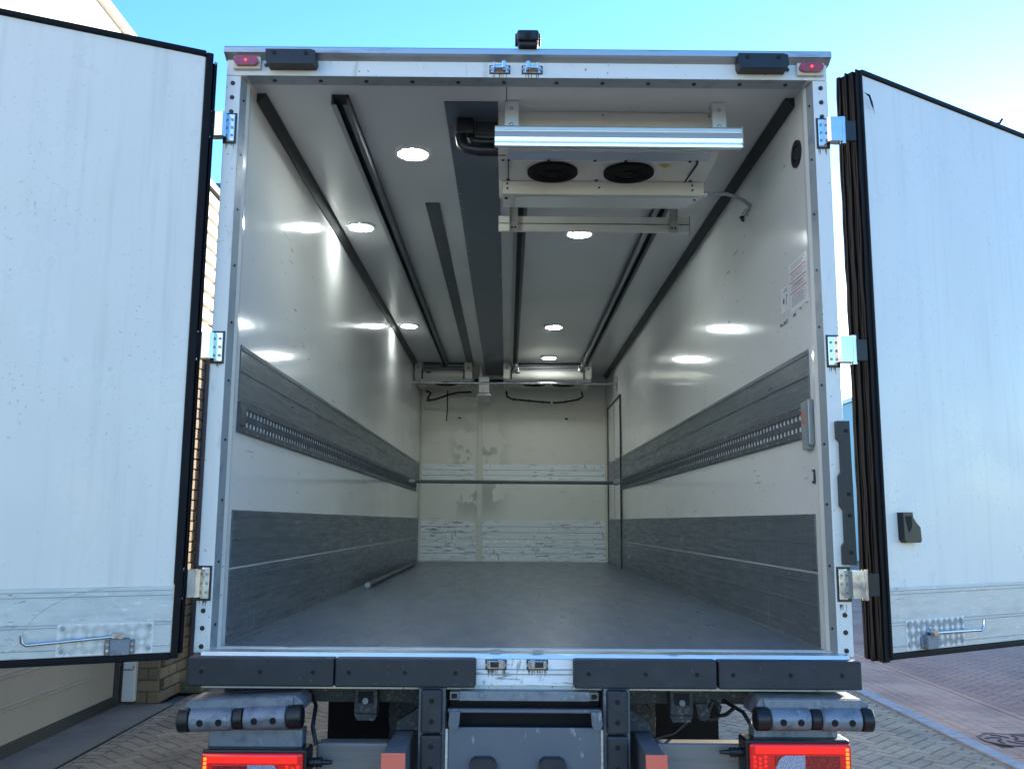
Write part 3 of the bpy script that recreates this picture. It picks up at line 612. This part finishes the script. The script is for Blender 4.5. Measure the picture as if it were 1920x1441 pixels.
g = MB(RM); g._add([(.000, .012, 2.372), (.012, .016, 2.365), (.034, .022, 2.36), (.052, .02, 2.33), (.069, .016, 2.272), (.060, .016, 2.30), (.040, .02, 2.315), (.030, .018, 2.35)], [(0, 1, 2, 7), (2, 3, 6, 7), (3, 4, 5, 6)])
g.done('torn_strap', 'seal', d2)
g = MB(RM); g.tube([(1.02, 0, 2.475), (1.06, .0, 2.488), (1.085, .0, 2.515)], .006, 6); g.done('torn_seal_end', 'seal', d2)
lock(RM, (.098, .487, .012, .128), .235, .078, .572, .068, .112, 1, d2)
hb = MB(RM).prism([(.088, .560), (.150, .562), (.152, .540), (.168, .522), (.196, .500), (.200, .446), (.190, .438), (.104, .438), (.090, .450)], .001, .030, 'y').done('pull_pocket', 'black', d2)
MB(RM).prism([(.100, .545), (.140, .547), (.140, .500), (.120, .480)], .030, .0315, 'y').done('pocket_recess', 'hole', hb)

# ---- ceiling fittings
def chan_rail(x0, x1, y0, y1):
    c = MB().box(x0, x1, y0, y1, HI - .012, HI - .0005).done('ceiling_rail', 'corner', tr)
    for a_, b_ in ((x0, x0 + .008), (x1 - .008, x1)): MB().box(a_, b_, y0, y1, HI - .048, HI - .0005).done('rail_flange', 'rail', c)
    for a_, b_ in ((x0, x0 + .024), (x1 - .024, x1)): MB().box(a_, b_, y0 + .002, y1, HI - .052, HI - .0485).done('rail_lip', 'edge' if a_ == x0 else 'rail', c)
    return c
chan_rail(-.896, -.818, .254, 7.55); chan_rail(-.046, .036, .45, 7.3); chan_rail(.820, .900, .50, 7.3)
MB().box(-.592, -.505, 1.68, 7.6, HI - .008, HI - .0005, .001).done('ceiling_strip', 'rail', tr)
MB().box(-.381, -.130, .31, 8.3, HI - .006, HI - .0004, .001).done('duct_plate', 'duct', tr)
for (x, y) in ((-.588, .905), (-1.062, 2.137), (-1.071, 5.221), (.399, 2.234), (.375, 5.217), (.406, 6.95)):
    lp = MB().ring((x, y, HI - .016), .083, .099, .016, 36).done('ceiling_lamp', 'white', tr)
    MB().cyl((x, y, HI - .013), (x, y, HI - .002), .084, 32).done('lamp_lens', 'lamp', lp)
    g = MB()
    for rr_, nn in ((.0, 1), (.035, 5), (.064, 9)):
        for k in range(nn):
            t = 2 * math.pi * k / nn + rr_ * 9; g.cyl((x + rr_ * math.cos(t), y + rr_ * math.sin(t), HI - .0135), (x + rr_ * math.cos(t), y + rr_ * math.sin(t), HI - .0155), .010, 10)
    g.done('lamp_led', 'led', lp, stuff=True)
# black pipe elbow at duct
pe = MB().box(-.335, -.245, .46, .56, 2.36, 2.44, .01).done('coolant_pipe', 'black', tr)
MB().tube([(-.315, .50, 2.42), (-.315, .49, 2.36), (-.305, .48, 2.315), (-.28, .47, 2.285), (-.22, .47, 2.275), (-.09, .47, 2.275)], .026, 14).done('lower_pipe', 'black', pe)
MB().tube([(-.265, .52, 2.42), (-.262, .52, 2.37), (-.25, .51, 2.34), (-.20, .51, 2.335), (-.09, .51, 2.335)], .022, 14).done('upper_pipe', 'black', pe)
MB().box(-.24, -.135, .50, .52, 2.37, 2.44, .006).done('insulation_wrap', 'corner', pe)

# near evaporator
def fan(x, y, z, parent, r=.125, dirn=(0, 0, -1)):
    d = Vector(dirn); c = Vector((x, y, z))
    f = MB().ring(c, r * .80, r, .012, 40, d).done('fan', 'fan', parent)
    MB().ring(c + d * .002, r * .62, r * .80, .006, 40, d).done('fan_lip', 'fan', parent)
    MB().cyl(c + d * .0005, c + d * .0025, r * .63, 32).done('fan_mouth', 'hole', parent)
    g = MB(); g.cyl(c + d * .003, c + d * .008, r * .2, 16)
    for k in range(7):
        t = 2 * math.pi * k / 7; g.quad(c + d * .004 + Vector((math.cos(t) * .02, math.sin(t) * .02, 0)), c + d * .004 + Vector((math.cos(t) * r * .6, math.sin(t) * r * .6, 0)), c + d * .007 + Vector((math.cos(t + .4) * r * .6, math.sin(t + .4) * r * .6, 0)), c + d * .007 + Vector((math.cos(t + .9) * .02, math.sin(t + .9) * .02, 0)))
    g.done('fan_blade', 'fan', parent)
ev = MB().prism([(.41, HI - .001), (.41, 2.262), (.50, 2.243), (.76, 2.235), (1.05, 2.25), (1.12, HI - .001)], -.128, .925, 'x').done('evaporator', 'cream', tr, label='large evaporator nearest the doors with two round fans')
MB().box(-.085, .895, .405, .4095, 2.275, 2.44, .001).done('service_panel', 'cream', ev)
MB().box(-.083, .893, .497, .502, 2.2385, 2.2425, .001).done('panel_edge', 'white', ev)
MB().prism([(.42, 2.2590), (.497, 2.2425), (.497, 2.2395), (.42, 2.2560)], -.082, .888, 'x').done('inlet_panel', 'anod', ev)
MB().box(-.081, -.077, .50, .75, 2.2325, 2.241).done('panel_gap', 'hole', ev); MB().prism([(.838, .51), (.842, .51), (.825, .75), (.821, .75)], 2.230, 2.2405, 'z').done('panel_gap', 'hole', ev)
fan(.141, .625, 2.236, ev); fan(.520, .625, 2.236, ev)
tray = MB().prism([(.748, 2.232), (.748, 2.166), (.758, 2.163), (1.13, 2.228), (1.15, 2.250), (1.0, 2.26)], -.108, .920, 'x').done('drain_tray', 'cream', ev)
MB().prism([(.79, 2.1675), (1.12, 2.2255), (1.12, 2.2235), (.79, 2.1655)], -.04, .90, 'x').done('tray_underside', 'anod', ev)
g = MB()
for x, z in ((-.085, 2.218), (-.083, 2.193), (.385, 2.200), (.86, 2.215), (.862, 2.190)): g.cyl((x, .748, z), (x, .745, z), .0055, 10)
for x in (-.105, -.078, .115, .34, .49, .80, .835): g.cyl((x, .495, 2.2405), (x, .495, 2.236), .007, 10)
for x in (-.08, .37, .85): g.cyl((x, .735, 2.2355), (x, .735, 2.231), .009, 10)
for x in (-.09, .89): g.cyl((x, .84, 2.176), (x, .84, 2.171), .009, 10)
g.done('unit_screw', 'black', ev)
g = MB(); g.cyl((.37, .409, 2.43), (.37, .405, 2.43), .006, 12); g.cyl((.88, .409, 2.43), (.88, .405, 2.43), .006, 12); g.done('panel_screw', 'trim', ev)
g = MB(); g._add([(.66, .53, 2.2335), (.72, .53, 2.2335), (.69, .572, 2.2335), (.66, .53, 2.2325), (.72, .53, 2.2325), (.69, .572, 2.2325)], [(0, 1, 2), (3, 4, 5), (0, 1, 4, 3), (1, 2, 5, 4), (2, 0, 3, 5)]); g.done('warning_triangle', 'yellow', ev)
prof = [(.300, 2.323), (.286, 2.321), (.279, 2.312), (.279, 2.298), (.284, 2.294), (.279, 2.290), (.276, 2.262), (.279, 2.244), (.286, 2.240), (.279, 2.234), (.281, 2.222), (.290, 2.218), (.300, 2.218)]
gb = MB().prism(prof, -.142, 1.000, 'x').done('guard_bar', 'anod', tr, label='wide bright aluminium guard bar in front of the near evaporator')
MB().box(1.000, 1.0035, .274, .302, 2.216, 2.325).done('bar_end_cap', 'trim', gb)
for x in (-.064, .901):
    bk = MB().box(x - .033, x + .031, .297, .3005, 2.30, HI - .002, .001).done('hanger_bracket', 'anod', gb)
    MB().box(x - .033, x + .031, .297, .37, HI - .005, HI - .001, .001).done('bracket_foot', 'anod', gb)
    g = MB(); g.ring((x - .002, .297, 2.408), .005, .010, .004, 14, (0, -1, 0)); g.cyl((x - .002, .297, 2.408), (x - .002, .294, 2.408), .005, 10); g.ring((x - .002, .297, 2.330), .005, .010, .004, 14, (0, -1, 0)); g.done('bracket_screw', 'steel', gb)
rb = MB().prism([(1.46, 2.290), (1.448, 2.287), (1.446, 2.246), (1.450, 2.243), (1.446, 2.240), (1.444, 2.197), (1.456, 2.193), (1.468, 2.20), (1.468, 2.29)], -.136, .985, 'x').done('rear_guard_bar', 'cream', tr)
MB().box(-.134, .983, 1.4435, 1.4465, 2.241, 2.2445).done('bar_groove', 'chassis', rb); MB().box(.985, .988, 1.442, 1.47, 2.19, 2.292).done('bar_end_cap', 'corner', rb)
for x in (-.048, .888):
    g = MB()
    g.prism([(1.50, HI - .002), (1.425, HI - .002), (1.415, 2.34), (1.418, 2.200), (1.425, 2.186), (1.438, 2.186), (1.438, 2.34), (1.50, 2.40)], x - .025, x - .021, 'x')
    g.prism([(1.50, HI - .002), (1.425, HI - .002), (1.415, 2.34), (1.418, 2.200), (1.425, 2.186), (1.438, 2.186), (1.438, 2.34), (1.50, 2.40)], x + .021, x + .025, 'x')
    g.box(x - .021, x + .021, 1.432, 1.436, 2.188, HI - .002); g.done('bar_hook', 'roof', rb)
    g = MB(); g.cyl((x - .008, 1.432, 2.215), (x - .008, 1.428, 2.215), .006, 8); g.cyl((x + .010, 1.432, 2.215), (x + .010, 1.428, 2.215), .006, 8); g.done('hook_screw', 'hole', rb)
hs = MB().tube([(.928, .80, 2.190), (.99, .82, 2.198), (1.06, .86, 2.214), (1.12, .92, 2.224), (1.18, .98, 2.225), (1.23, 1.03, 2.215), (1.232, 1.07, 2.205), (1.225, 1.10, 2.19)], .010, 12).done('drain_hose', 'trim', ev)
MB().cyl((.922, .80, 2.190), (.945, .803, 2.191), .015, 14).done('hose_clamp', 'steel', ev); MB().cyl((1.229, 1.075, 2.203), (1.224, 1.105, 2.187), .0155, 14).done('hose_clamp', 'steel', ev)
# far evaporators
def far_unit(x0, x1, label):
    e = MB().prism([(7.42, HI - .001), (7.40, 2.36), (7.33, 2.345), (7.322, 2.30), (7.335, 2.262), (7.40, 2.232), (7.95, 2.225), (8.05, HI - .001)], x0 + .05, x1 - .05, 'x', True).done('evaporator', 'cream', tr, label=label)
    MB().box(x0 + .10, x1 - .10, 7.385, 7.395, 2.362, HI - .002).done('coil_void', 'hole', e)
    for k in range(4): MB().box(x0 + .09, x1 - .09, 7.352, 7.368, 2.362 + k * .019, 2.368 + k * .019, .001).done('grille_slat', 'paper', e)
    for a_, b_ in ((x0, x0 + .085), (x1 - .085, x1)): MB().prism([(7.31, HI - .001), (7.31, 2.33), (7.325, 2.25), (7.40, 2.215), (8.0, 2.215), (8.05, HI - .001)], a_, b_, 'x').done('end_cover', 'cream', e)
    for a_ in (x0 + .085, x1 - .105): MB().box(a_, a_ + .02, 7.306, 7.312, 2.235, 2.345, .002).done('rubber_strap', 'black', e)
    g = MB(); g.cyl((x0 + .04, 7.3095, 2.372), (x0 + .04, 7.305, 2.372), .010, 10); g.cyl((x1 - .04, 7.3095, 2.372), (x1 - .04, 7.305, 2.372), .010, 10); g.done('cover_screw', 'black', e)
    n = 16; g = MB(); g.prism([(x0 + .17 + .035 * math.cos(2 * math.pi * i / n), 2.318 + .010 * math.sin(2 * math.pi * i / n)) for i in range(n)], 7.3185, 7.322, 'y'); g.done('badge', 'corner', e)
    return e
e1 = far_unit(-1.225, -.525, 'smaller evaporator at the far left of the ceiling'); e2 = far_unit(-.135, .945, 'wide evaporator at the far right of the ceiling')
fan(-.86, 7.62, 2.226, e1, .14); fan(.25, 7.62, 2.226, e2, .14); fan(.62, 7.62, 2.226, e2, .14)
for x in (.02, .81):
    MB().box(x - .028, x + .028, 7.27, 7.305, 2.335, 2.415, .003).done('unit_bracket', 'steel', e2)
    MB().box(x - .012, x + .012, 7.13, 7.20, 2.385, 2.397, .002).done('rail_stop', 'paper', e2); MB().cyl((x, 7.05, 2.39), (x, 7.05, 2.402), .010, 10).done('stop_bolt', 'steel', e2)
jb = MB().box(-.442, -.315, 7.42, 7.55, 2.085, 2.285, .006).done('junction_box', 'white', tr)
MB().box(-.465, -.295, 7.46, 8.2, 2.055, 2.085, .004).done('box_tray', 'paper', jb)
MB().prism([(-.44, 2.30), (-.40, 2.30), (-.42, 2.44)], 7.5, 7.53, 'y').done('box_bracket', 'cream', jb)
def cable(pts, r, name='refrigerant_hose', m='black'): return MB().tube(pts, r, 8).done(name, m, tr)
y_ = 8.10
c1 = cable([(-.10, y_, 2.20), (-.09, y_, 2.13), (-.03, y_, 2.10), (.12, y_, 2.085), (.34, y_, 2.065), (.52, y_, 2.055), (.66, y_, 2.065), (.84, y_, 2.10), (.90, y_, 2.14), (.885, y_, 2.20)], .013)
for x, z in ((0.0, 2.095), (.2, 2.078), (.38, 2.062), (.68, 2.07)): MB().cyl((x - .01, y_, z), (x + .01, y_, z), .018, 8).done('hose_clip', 'corner', c1)
MB().cyl((.495, y_, 2.03), (.495, y_, 2.08), .020, 10).done('drain_trap', 'steel', c1)
cable([(-1.15, y_, 2.20), (-1.09, y_, 2.17), (-1.13, y_, 2.10), (-1.10, y_, 2.08)], .014); cable([(-1.14, y_, 2.07), (-1.02, y_, 2.09), (-.86, y_, 2.15), (-.74, y_, 2.18), (-.56, y_, 2.19)], .013)
cable([(-.87, y_, 2.20), (-.87, y_, 2.05), (-.868, y_, 1.94), (-.878, y_, 1.80)], .008, 'hanging_cable')
cable([(-.5, 7.6, 2.26), (-.38, 7.62, 2.25), (-.2, 7.6, 2.25), (-.12, 7.6, 2.25)], .028)

# ---- wall fittings
sp_ = MB().ring((WI, .243, 2.176), .040, .062, .010, 36, (-1, 0, 0)).done('wall_vent', 'black', tr)
MB().cyl((WI - .001, .243, 2.176), (WI - .004, .243, 2.176), .041, 28).done('vent_mesh', 'hole', sp_); MB().ring((WI - .003, .243, 2.176), .016, .026, .006, 24, (-1, 0, 0)).done('vent_ring', 'corner', sp_)
cb = MB().box(WI - .026, WI - .001, .19, .262, .828, 1.035, .003).done('control_box', 'trim', tr)
MB().box(WI - .028, WI - .002, .160, .188, .842, 1.04, .004).done('box_cover', 'edge', cb)
for z in (.982, .948): MB().box(WI - .0285, WI - .0262, .215, .238, z - .012, z + .012, .003).done('indicator_lens', 'orangeink', cb)
sw = MB().box(WI - .007, WI - .0005, .178, .208, .682, .742, .005).done('door_switch', 'black', tr); MB().box(WI - .009, WI - .0072, .186, .200, .692, .732, .002).done('switch_rocker', 'paper', sw)
MB().tube([(WI - .002, 1.19, 2.205), (WI - .018, 1.185, 2.20), (WI - .014, 1.18, 2.188), (WI - .002, 1.185, 2.18)], .009, 8).done('wall_plug', 'black', tr)
st = MB().box(WI - .0016, WI - .0004, .175, .425, 1.475, 1.70).done('instruction_sticker', 'paper', tr)
def lines(mat, items, name='print_line'):
    g = MB()
    for (y0, y1, z, h) in items: g.box(WI - .0022, WI - .0017, y0, y1, z, z + h)
    g.done(name, mat, st)
lines('redink', [(.19, .415, 1.655, .005), (.19, .415, 1.608, .005), (.19, .415, 1.558, .005), (.25, .36, 1.592, .003), (.27, .33, 1.580, .003), (.23, .40, 1.648, .002)])
it = []
for k, z in enumerate((1.688, 1.680, 1.672, 1.640, 1.632, 1.624, 1.597, 1.588, 1.580, 1.573, 1.546, 1.538, 1.530, 1.522, 1.514, 1.506, 1.498)):
    y = .20 + .02 * (k % 3)
    while y < .39: l = rnd.uniform(.01, .035); it.append((y, min(y + l, .40), z, .0022)); y += l + .006
lines('ink', it)
s2 = MB().box(WI - .0016, WI - .0004, .44, .56, 1.50, 1.62).done('small_sticker', 'paper', tr)
g = MB(); g.cyl((WI - .0017, .52, 1.555), (WI - .0023, .52, 1.555), .014, 14); g.box(WI - .0023, WI - .0017, .475, .482, 1.53, 1.575); g.box(WI - .0023, WI - .0017, .462, .480, 1.570, 1.577); g.done('pictogram', 'ink', s2)
g = MB(); g.box(WI - .0023, WI - .0017, .46, .52, 1.596, 1.600); g.box(WI - .0023, WI - .0017, .46, .50, 1.604, 1.608); g.done('blue_print', 'blueink', s2)
g = MB(); g.cyl((WI - .0024, .52, 1.552), (WI - .0028, .52, 1.552), .007, 10); g.done('red_print', 'redink', s2)
g = MB()
for y0, y1, z in ((.13, .16, 1.470), (.22, .245, 1.462), (.30, .34, 1.455), (.42, .445, 1.452), (.46, .485, 1.452), (.52, .545, 1.452), (.30, .34, 1.448), (.43, .54, 1.443)): g.box(WI - .0012, WI - .0004, y0 + .05, y1 + .05, z, z + .008)
g.done('stamped_print', 'ink', tr)

# ---- rear underside
bh = MB().box(-1.20, 1.20, .10, .22, -.205, -.112).done('rear_crossmember', 'chassis', tr)
for x in (-.43, .43): MB().box(x - .05, x + .05, .22, 9.0, -.45, -.15).done('chassis_rail', 'chassis', tr)
for s in (-1, 1):
    x = s * .62
    br = MB().box(x - .045, x + .045, .02, .10, -.235, -.125, .004).done('body_mount', 'chassis', tr)
    MB().box(x - .030, x + .030, .016, .022, -.195, -.150).done('mount_window', 'hole', br); MB().cyl((x, .015, -.185), (x, .008, -.185), .012, 8).done('mount_bolt', 'galv', br)
    MB().prism([(x - .045, -.238), (x + .045, -.238), (x + .034, -.262), (x - .034, -.262)], .03, .09, 'y').done('mount_foot', 'chassis', br)
# wheels with tyre and rim, mudflaps
for s in (-1, 1):
    for y in (2.85, 6.9):
        w_ = MB().cyl((s * .78, y, GZ + .50), (s * 1.17 if y < 3 else s * 1.1, y, GZ + .50), .50, 40).done('wheel', 'seal', tr)
        MB().ring((s * (1.171 if y < 3 else 1.101), y, GZ + .50), .20, .30, .01, 30, (s, 0, 0)).done('rim', 'edge', w_)
    MB().box(s * .60, s * (.94 if s < 0 else .97), .95, .965, GZ + .2, -.205).done('mud_flap', 'seal', tr)
MB().cyl((-.9, 2.85, GZ + .5), (.9, 2.85, GZ + .5), .09, 14).done('axle', 'chassis', tr)
MB().box(-.86, -.44, .55, .58, -.262, -.245).done('brake_rod', 'underride', tr)
for p in ([(-.60, .4, -.20), (-.62, .42, -.24), (-.66, .44, -.29), (-.66, .5, -.36)], [(-.52, .4, -.19), (-.55, .4, -.24), (-.575, .42, -.30), (-.58, .5, -.38)],
          [(.50, .3, -.19), (.53, .3, -.25), (.56, .32, -.31), (.545, .4, -.38)], [(.46, .3, -.19), (.45, .3, -.26), (.44, .34, -.34), (.46, .4, -.4)],
          [(.44, .2, -.37), (.52, .2, -.365), (.62, .2, -.34), (.68, .2, -.29), (.70, .2, -.22)], [(.50, .3, -.20), (.46, .3, -.26), (.43, .3, -.36)]):
    MB().tube(p, .006, 8).done('air_line', 'black', tr)
for p in ([(.76, .1, -.20), (.74, .1, -.23), (.76, .08, -.25), (.80, .05, -.235), (.83, .02, -.20)], [(.80, .1, -.19), (.86, .02, -.22), (.885, -.02, -.27), (.89, -.05, -.32)],
          [(.75, .1, -.19), (.79, .1, -.215), (.77, .08, -.255), (.74, .08, -.26)], [(-.845, .05, -.16), (-.81, .0, -.20), (-.81, -.05, -.27), (-.79, -.07, -.33)]):
    MB().tube(p, .008, 8).done('wiring_loom', 'black', tr)
MB().prism([(.685, -.20), (.735, -.20), (.745, -.255), (.725, -.268), (.700, -.262)], .08, .16, 'y').done('cable_duct', 'chassis', tr)
MB().box(-.80, -.52, -.02, .06, -.50, -.335, .01).done('underride_bar', 'underride', tr); MB().box(.51, .86, -.02, .06, -.50, -.330, .01).done('underride_bar', 'underride', tr)
for x0, x1 in ((-.512, -.425), (.427, .505)):
    MB().box(x0, x1, -.31, -.30, -.52, -.303, .004).done('reflector_plate', 'redplate', tr)
    MB().box(x0 + .005, x1 - .005, -.299, .30, -.52, -.306, .004).done('lift_arm', 'lift', tr)
for s in (-1, 1):
    MB().prism([(s * .40, -.21), (s * .50, -.27), (s * .50, -.30), (s * .40, -.30)], .05, .12, 'y').done('gusset', 'chassis', tr)
MB().box(-.60, .60, 1.05, 1.08, -1.0, -.15).done('dark_fill_panel', 'seal', tr)  # added black sheet: stands in for underbody shade, covers sunlit paving behind
MB().cyl((-.55, .75, -.36), (.55, .75, -.36), .09, 20).done('air_tank', 'chassis', tr)
for s in (-1, 1):
    MB().tube([(s * .52, .3, -.28), (s * .50, .55, -.36), (s * .50, .9, -.40)], .022, 10).done('shock_absorber', 'chassis', tr)
    MB().box(s * .44, s * .56, .30, .34, -.40, -.205, .005).done('frame_bracket', 'chassis', tr)
    MB().cyl((s * .49, .299, -.33), (s * .49, .290, -.33), .012, 10).done('bracket_bolt', 'galv', tr)
MB().cyl((-1.0, 8.6, -.62), (-1.0, 10.0, -.62), .36, 28).done('shade_tank', 'galv', tr)  # unseen cylinder, added to cast shade on the foot of the left brick wall
# centre lift frame
for s in (-1, 1):
    MB().box(s * .300, s * .402, -.088, .0, -.60, -.116, .002).done('buffer_carrier', 'lift', tr)
    for z0, z1 in ((-.276, -.118), (-.46, -.282)):
        b = MB().box(s * .311, s * .391, -.128, -.089, z0, z1, .008).done('vertical_buffer', 'rubber', tr)
        g = MB()
        for q in ((-.158, -.232) if z0 > -.3 else (-.322, -.40)): g.ring((s * .350, -.1275, q), .004, .010, .002, 14, (0, -1, 0)); g.cyl((s * .350, -.1282, q), (s * .350, -.1288, q), .008, 12)
        g.done('bolt_hole', 'hole', b)
lf = MB().box(-.288, .292, -.098, -.085, -.62, -.258, .004).done('lift_panel', 'lift', tr)
MB().box(-.250, .250, -.090, -.04, -.164, -.128, .003).done('lift_beam', 'galv', tr)
MB().box(-.290, .292, -.110, -.08, -.203, -.190, .003).done('lift_crossbar', 'lift', tr)
MB().box(-.286, .290, .0, .03, -.30, -.116).done('lift_back', 'hole', tr)
for s, xc in ((-1, -.262), (1, .270)):
    MB().prism([(xc - .020, -.195), (xc + .020, -.195), (xc + .020 + .004 * s, -.244), (xc + .012 + .004 * s, -.258), (xc - .012 + .004 * s, -.258), (xc - .020 + .004 * s, -.244)], -.128, -.104, 'y').done('lift_lug', 'lift', tr)
    tb = MB().box(xc - .022, xc + .012, -.095, -.02, -.160, -.130, .002).done('square_tube', 'underride', tr); MB().box(xc - .016, xc + .006, -.0965, -.094, -.154, -.136).done('tube_mouth', 'hole', tb)
    MB().box(s * .288, s * .299, -.104, -.06, -.60, -.262, .002).done('lift_edge', 'sill', tr)
for xc in (-.155, .105):
    MB().prism([(xc - .050, -.50), (xc - .050, -.385), (xc - .044, -.370), (xc - .030, -.360), (xc + .030, -.360), (xc + .044, -.370), (xc + .052, -.385), (xc + .055, -.50)], -.145, -.098, 'y').done('lift_bumper', 'rubber', tr)
# roller buffers and tail lights
def roller(x0, x1, zl, zr, s):
    def zz(x): return zl + (zr - zl) * (x - x0) / (x1 - x0)
    W = x1 - x0; zc = .072
    cv = MB().prism([(x0 + .02, zz(x0) - .012), (x0 + .035, zz(x0)), (x1 - .035, zz(x1)), (x1 - .006, zz(x1) - .020), (x1 - .002, zz(x1) - .050), (x0, zz(x0) - .060)], -.135, .02, 'y').done('roller_buffer', 'galv', tr)
    MB().prism([(x0 + .035, zz(x0) - .002), (x1 - .04, zz(x1) - .002), (x1 - .04, zz(x1) - .034), (x0 + .045, zz(x0) - .040)], -.150, -.1352, 'y').done('cover_lip', 'galv', cv)
    segs = ((.0, .045, 'black', .043), (.045, .205, 'galv', .042), (.205, .245, 'black', .039), (.245, .405, 'galv', .042), (.405, W, 'black', .043))
    if s > 0: segs = ((.0, .055, 'black', .043), (.055, .205, 'galv', .042), (.205, .245, 'black', .039), (.245, .395, 'galv', .042), (.395, W, 'black', .043))
    for a_, b_, m_, r_ in segs:
        b_ = min(b_, W); p = Vector((x0 + a_ + .001, -.145, zz(x0 + a_) - zc)); q = Vector((x0 + b_ - .001, -.145, zz(x0 + b_) - zc)); d = (q - p).normalized()
        o = MB().cyl(p + d * .004, q - d * .004, r_, 28).cyl(p, p + d * .004, r_ - .005, 28, r_).cyl(q - d * .004, q, r_, 28, r_ - .005).done('roller' if m_ == 'galv' else 'roller_spacer', m_, cv)
        if m_ == 'galv':
            g = MB()
            for f in (.28, .72):
                c = p.lerp(q, f); nrm = Vector((0, -.98, -.12)); g.ring(c + nrm * (r_ - .0015), .009, .0125, .003, 16, nrm); g.cyl(c + nrm * (r_ - .001), c + nrm * (r_ + .001), .010, 14)
            g.done('roller_hole', 'hole', cv)
    MB().box(x0 + .10 if s < 0 else x0 + .008, x1 - .01 if s < 0 else x1 - .115, -.10, -.02, min(zl, zr) - .185, min(zl, zr) - .112, .003).done('lamp_bracket', 'galv', cv)
roller(-1.290, -.828, -.158, -.140, -1); roller(.860, 1.300, -.138, -.140, 1)
def tail(x0, x1, z1, s):
    hz = MB().box(x0, x1, -.150, -.04, -.52, z1, .008).done('tail_light', 'black', tr)
    inn = x1 if s < 0 else x0; out = x0 if s < 0 else x1
    a_, b_ = (x0 + .004, x1 - .012) if s < 0 else (x0 + .012, x1 - .004)
    MB().box(a_, b_, -.172, -.151, -.50, z1 - .010, .008).done('lamp_lens', 'redlens', hz)
    m0, m1 = (a_ + .045, b_ - .09) if s < 0 else (a_ + .09, b_ - .045)
    MB().box(m0, m1, -.1755, -.1722, -.50, z1 - .050, .003).done('patterned_lens', 'redlens2', hz)
    c0, c1_ = (b_ - .20, b_ - .085) if s < 0 else (a_ + .085, a_ + .20)
    pts = [(c0, z1 - .105), (c0, z1 - .048), (c1_ - .02, z1 - .048), (c1_ - .005, z1 - .062), (c1_, z1 - .105)] if s < 0 else [(c0, z1 - .105), (c0 + .025, z1 - .058), (c0 + .045, z1 - .048), (c1_, z1 - .048), (c1_, z1 - .105)]
    MB().prism(pts, -.180, -.1757, 'y').done('reversing_lens', 'clear', hz)
    for k in range(9):
        xx = out - s * .020; z = z1 - .028 - k * .015; MB().box(xx - .006, xx + .006, -.176, -.1722, z - .0055, z + .0055, .002).done('side_led', 'ledorange', hz)
    MB().box(min(a_, b_) + .02, max(a_, b_) - .02, -.1745, -.1722, z1 - .042, z1 - .018, .001).done('light_guide', 'redtop', hz)
    g = MB()
    for i in range(3):
        for j in range(10): g.cyl((inn + s * (.028 + .020 * i), -.1722, z1 - .055 - j * .016 - .006 * (i % 2)), (inn + s * (.028 + .020 * i), -.1742, z1 - .055 - j * .016 - .006 * (i % 2)), .0055, 8)
    g.done('brake_led', 'redtop', hz, stuff=True)
    MB().cyl((inn, -.10, z1 - .055), (inn - s * .045, -.10, z1 - .055), .016, 14).cyl((inn - s * .045, -.10, z1 - .055), (inn - s * .085, -.10, z1 - .055), .011, 12, .007).done('cable_plug', 'black', hz)
    g = MB()
    for k in range(3): g.ring((inn - s * (.012 + k * .014), -.10, z1 - .055), .015, .0195, .005, 14, (-s, 0, 0))
    g.done('plug_ridge', 'black', hz)
tail(-1.196, -.806, -.331, -1); tail(.822, 1.213, -.285, 1)

# ------------------------------------------------------------------ loose things in the hold
def load_bar(y, z, r, label, up):
    b = thing('load_bar', (0, y, z), label, 'load bar', 'load bars spanning the hold')
    MB().cyl((-WI + .06, y, z), (WI - .06, y, z), r, 16).done('tube', 'steel' if up else 'rail', b)
    for s in (-1, 1):
        MB().cyl((s * (WI - .12), y, z), (s * (WI - .055), y, z), r * 1.35, 16).done('end_sleeve', 'edge', b)
        if up: MB().box(s * (WI - .055), s * (WI - .003), y - .02, y + .02, z - .012, z + .012, .003).done('end_plug', 'edge', b); MB().box(s * (WI - .012), s * (WI - .001), y - .025, y + .025, z - .10, z + .09, .003).done('end_foot', 'edge', b)
        else: MB().box(s * (WI - .055), s * (WI - .028), y - .02, y + .02, z - .014, z + .014, .003).done('end_plug', 'rail', b)
    return b
load_bar(7.12, 2.160, .015, 'thin bright steel load bar spanning the hold just under the far evaporators', True)
load_bar(6.62, .955, .020, 'dark load bar locked between the two slotted wall rails', False)
pl = thing('loose_pole', (-1.12, 5.2, 0), 'loose steel pole lying on the floor along the left wall', 'pole')
MB().cyl((-1.135, 3.45, .026), (-1.150, 7.0, .026), .018, 16).done('tube', 'rail', pl); MB().cyl((-1.135, 3.40, .026), (-1.135, 3.44, .026), .0215, 16).done('end_cap', 'edge', pl)
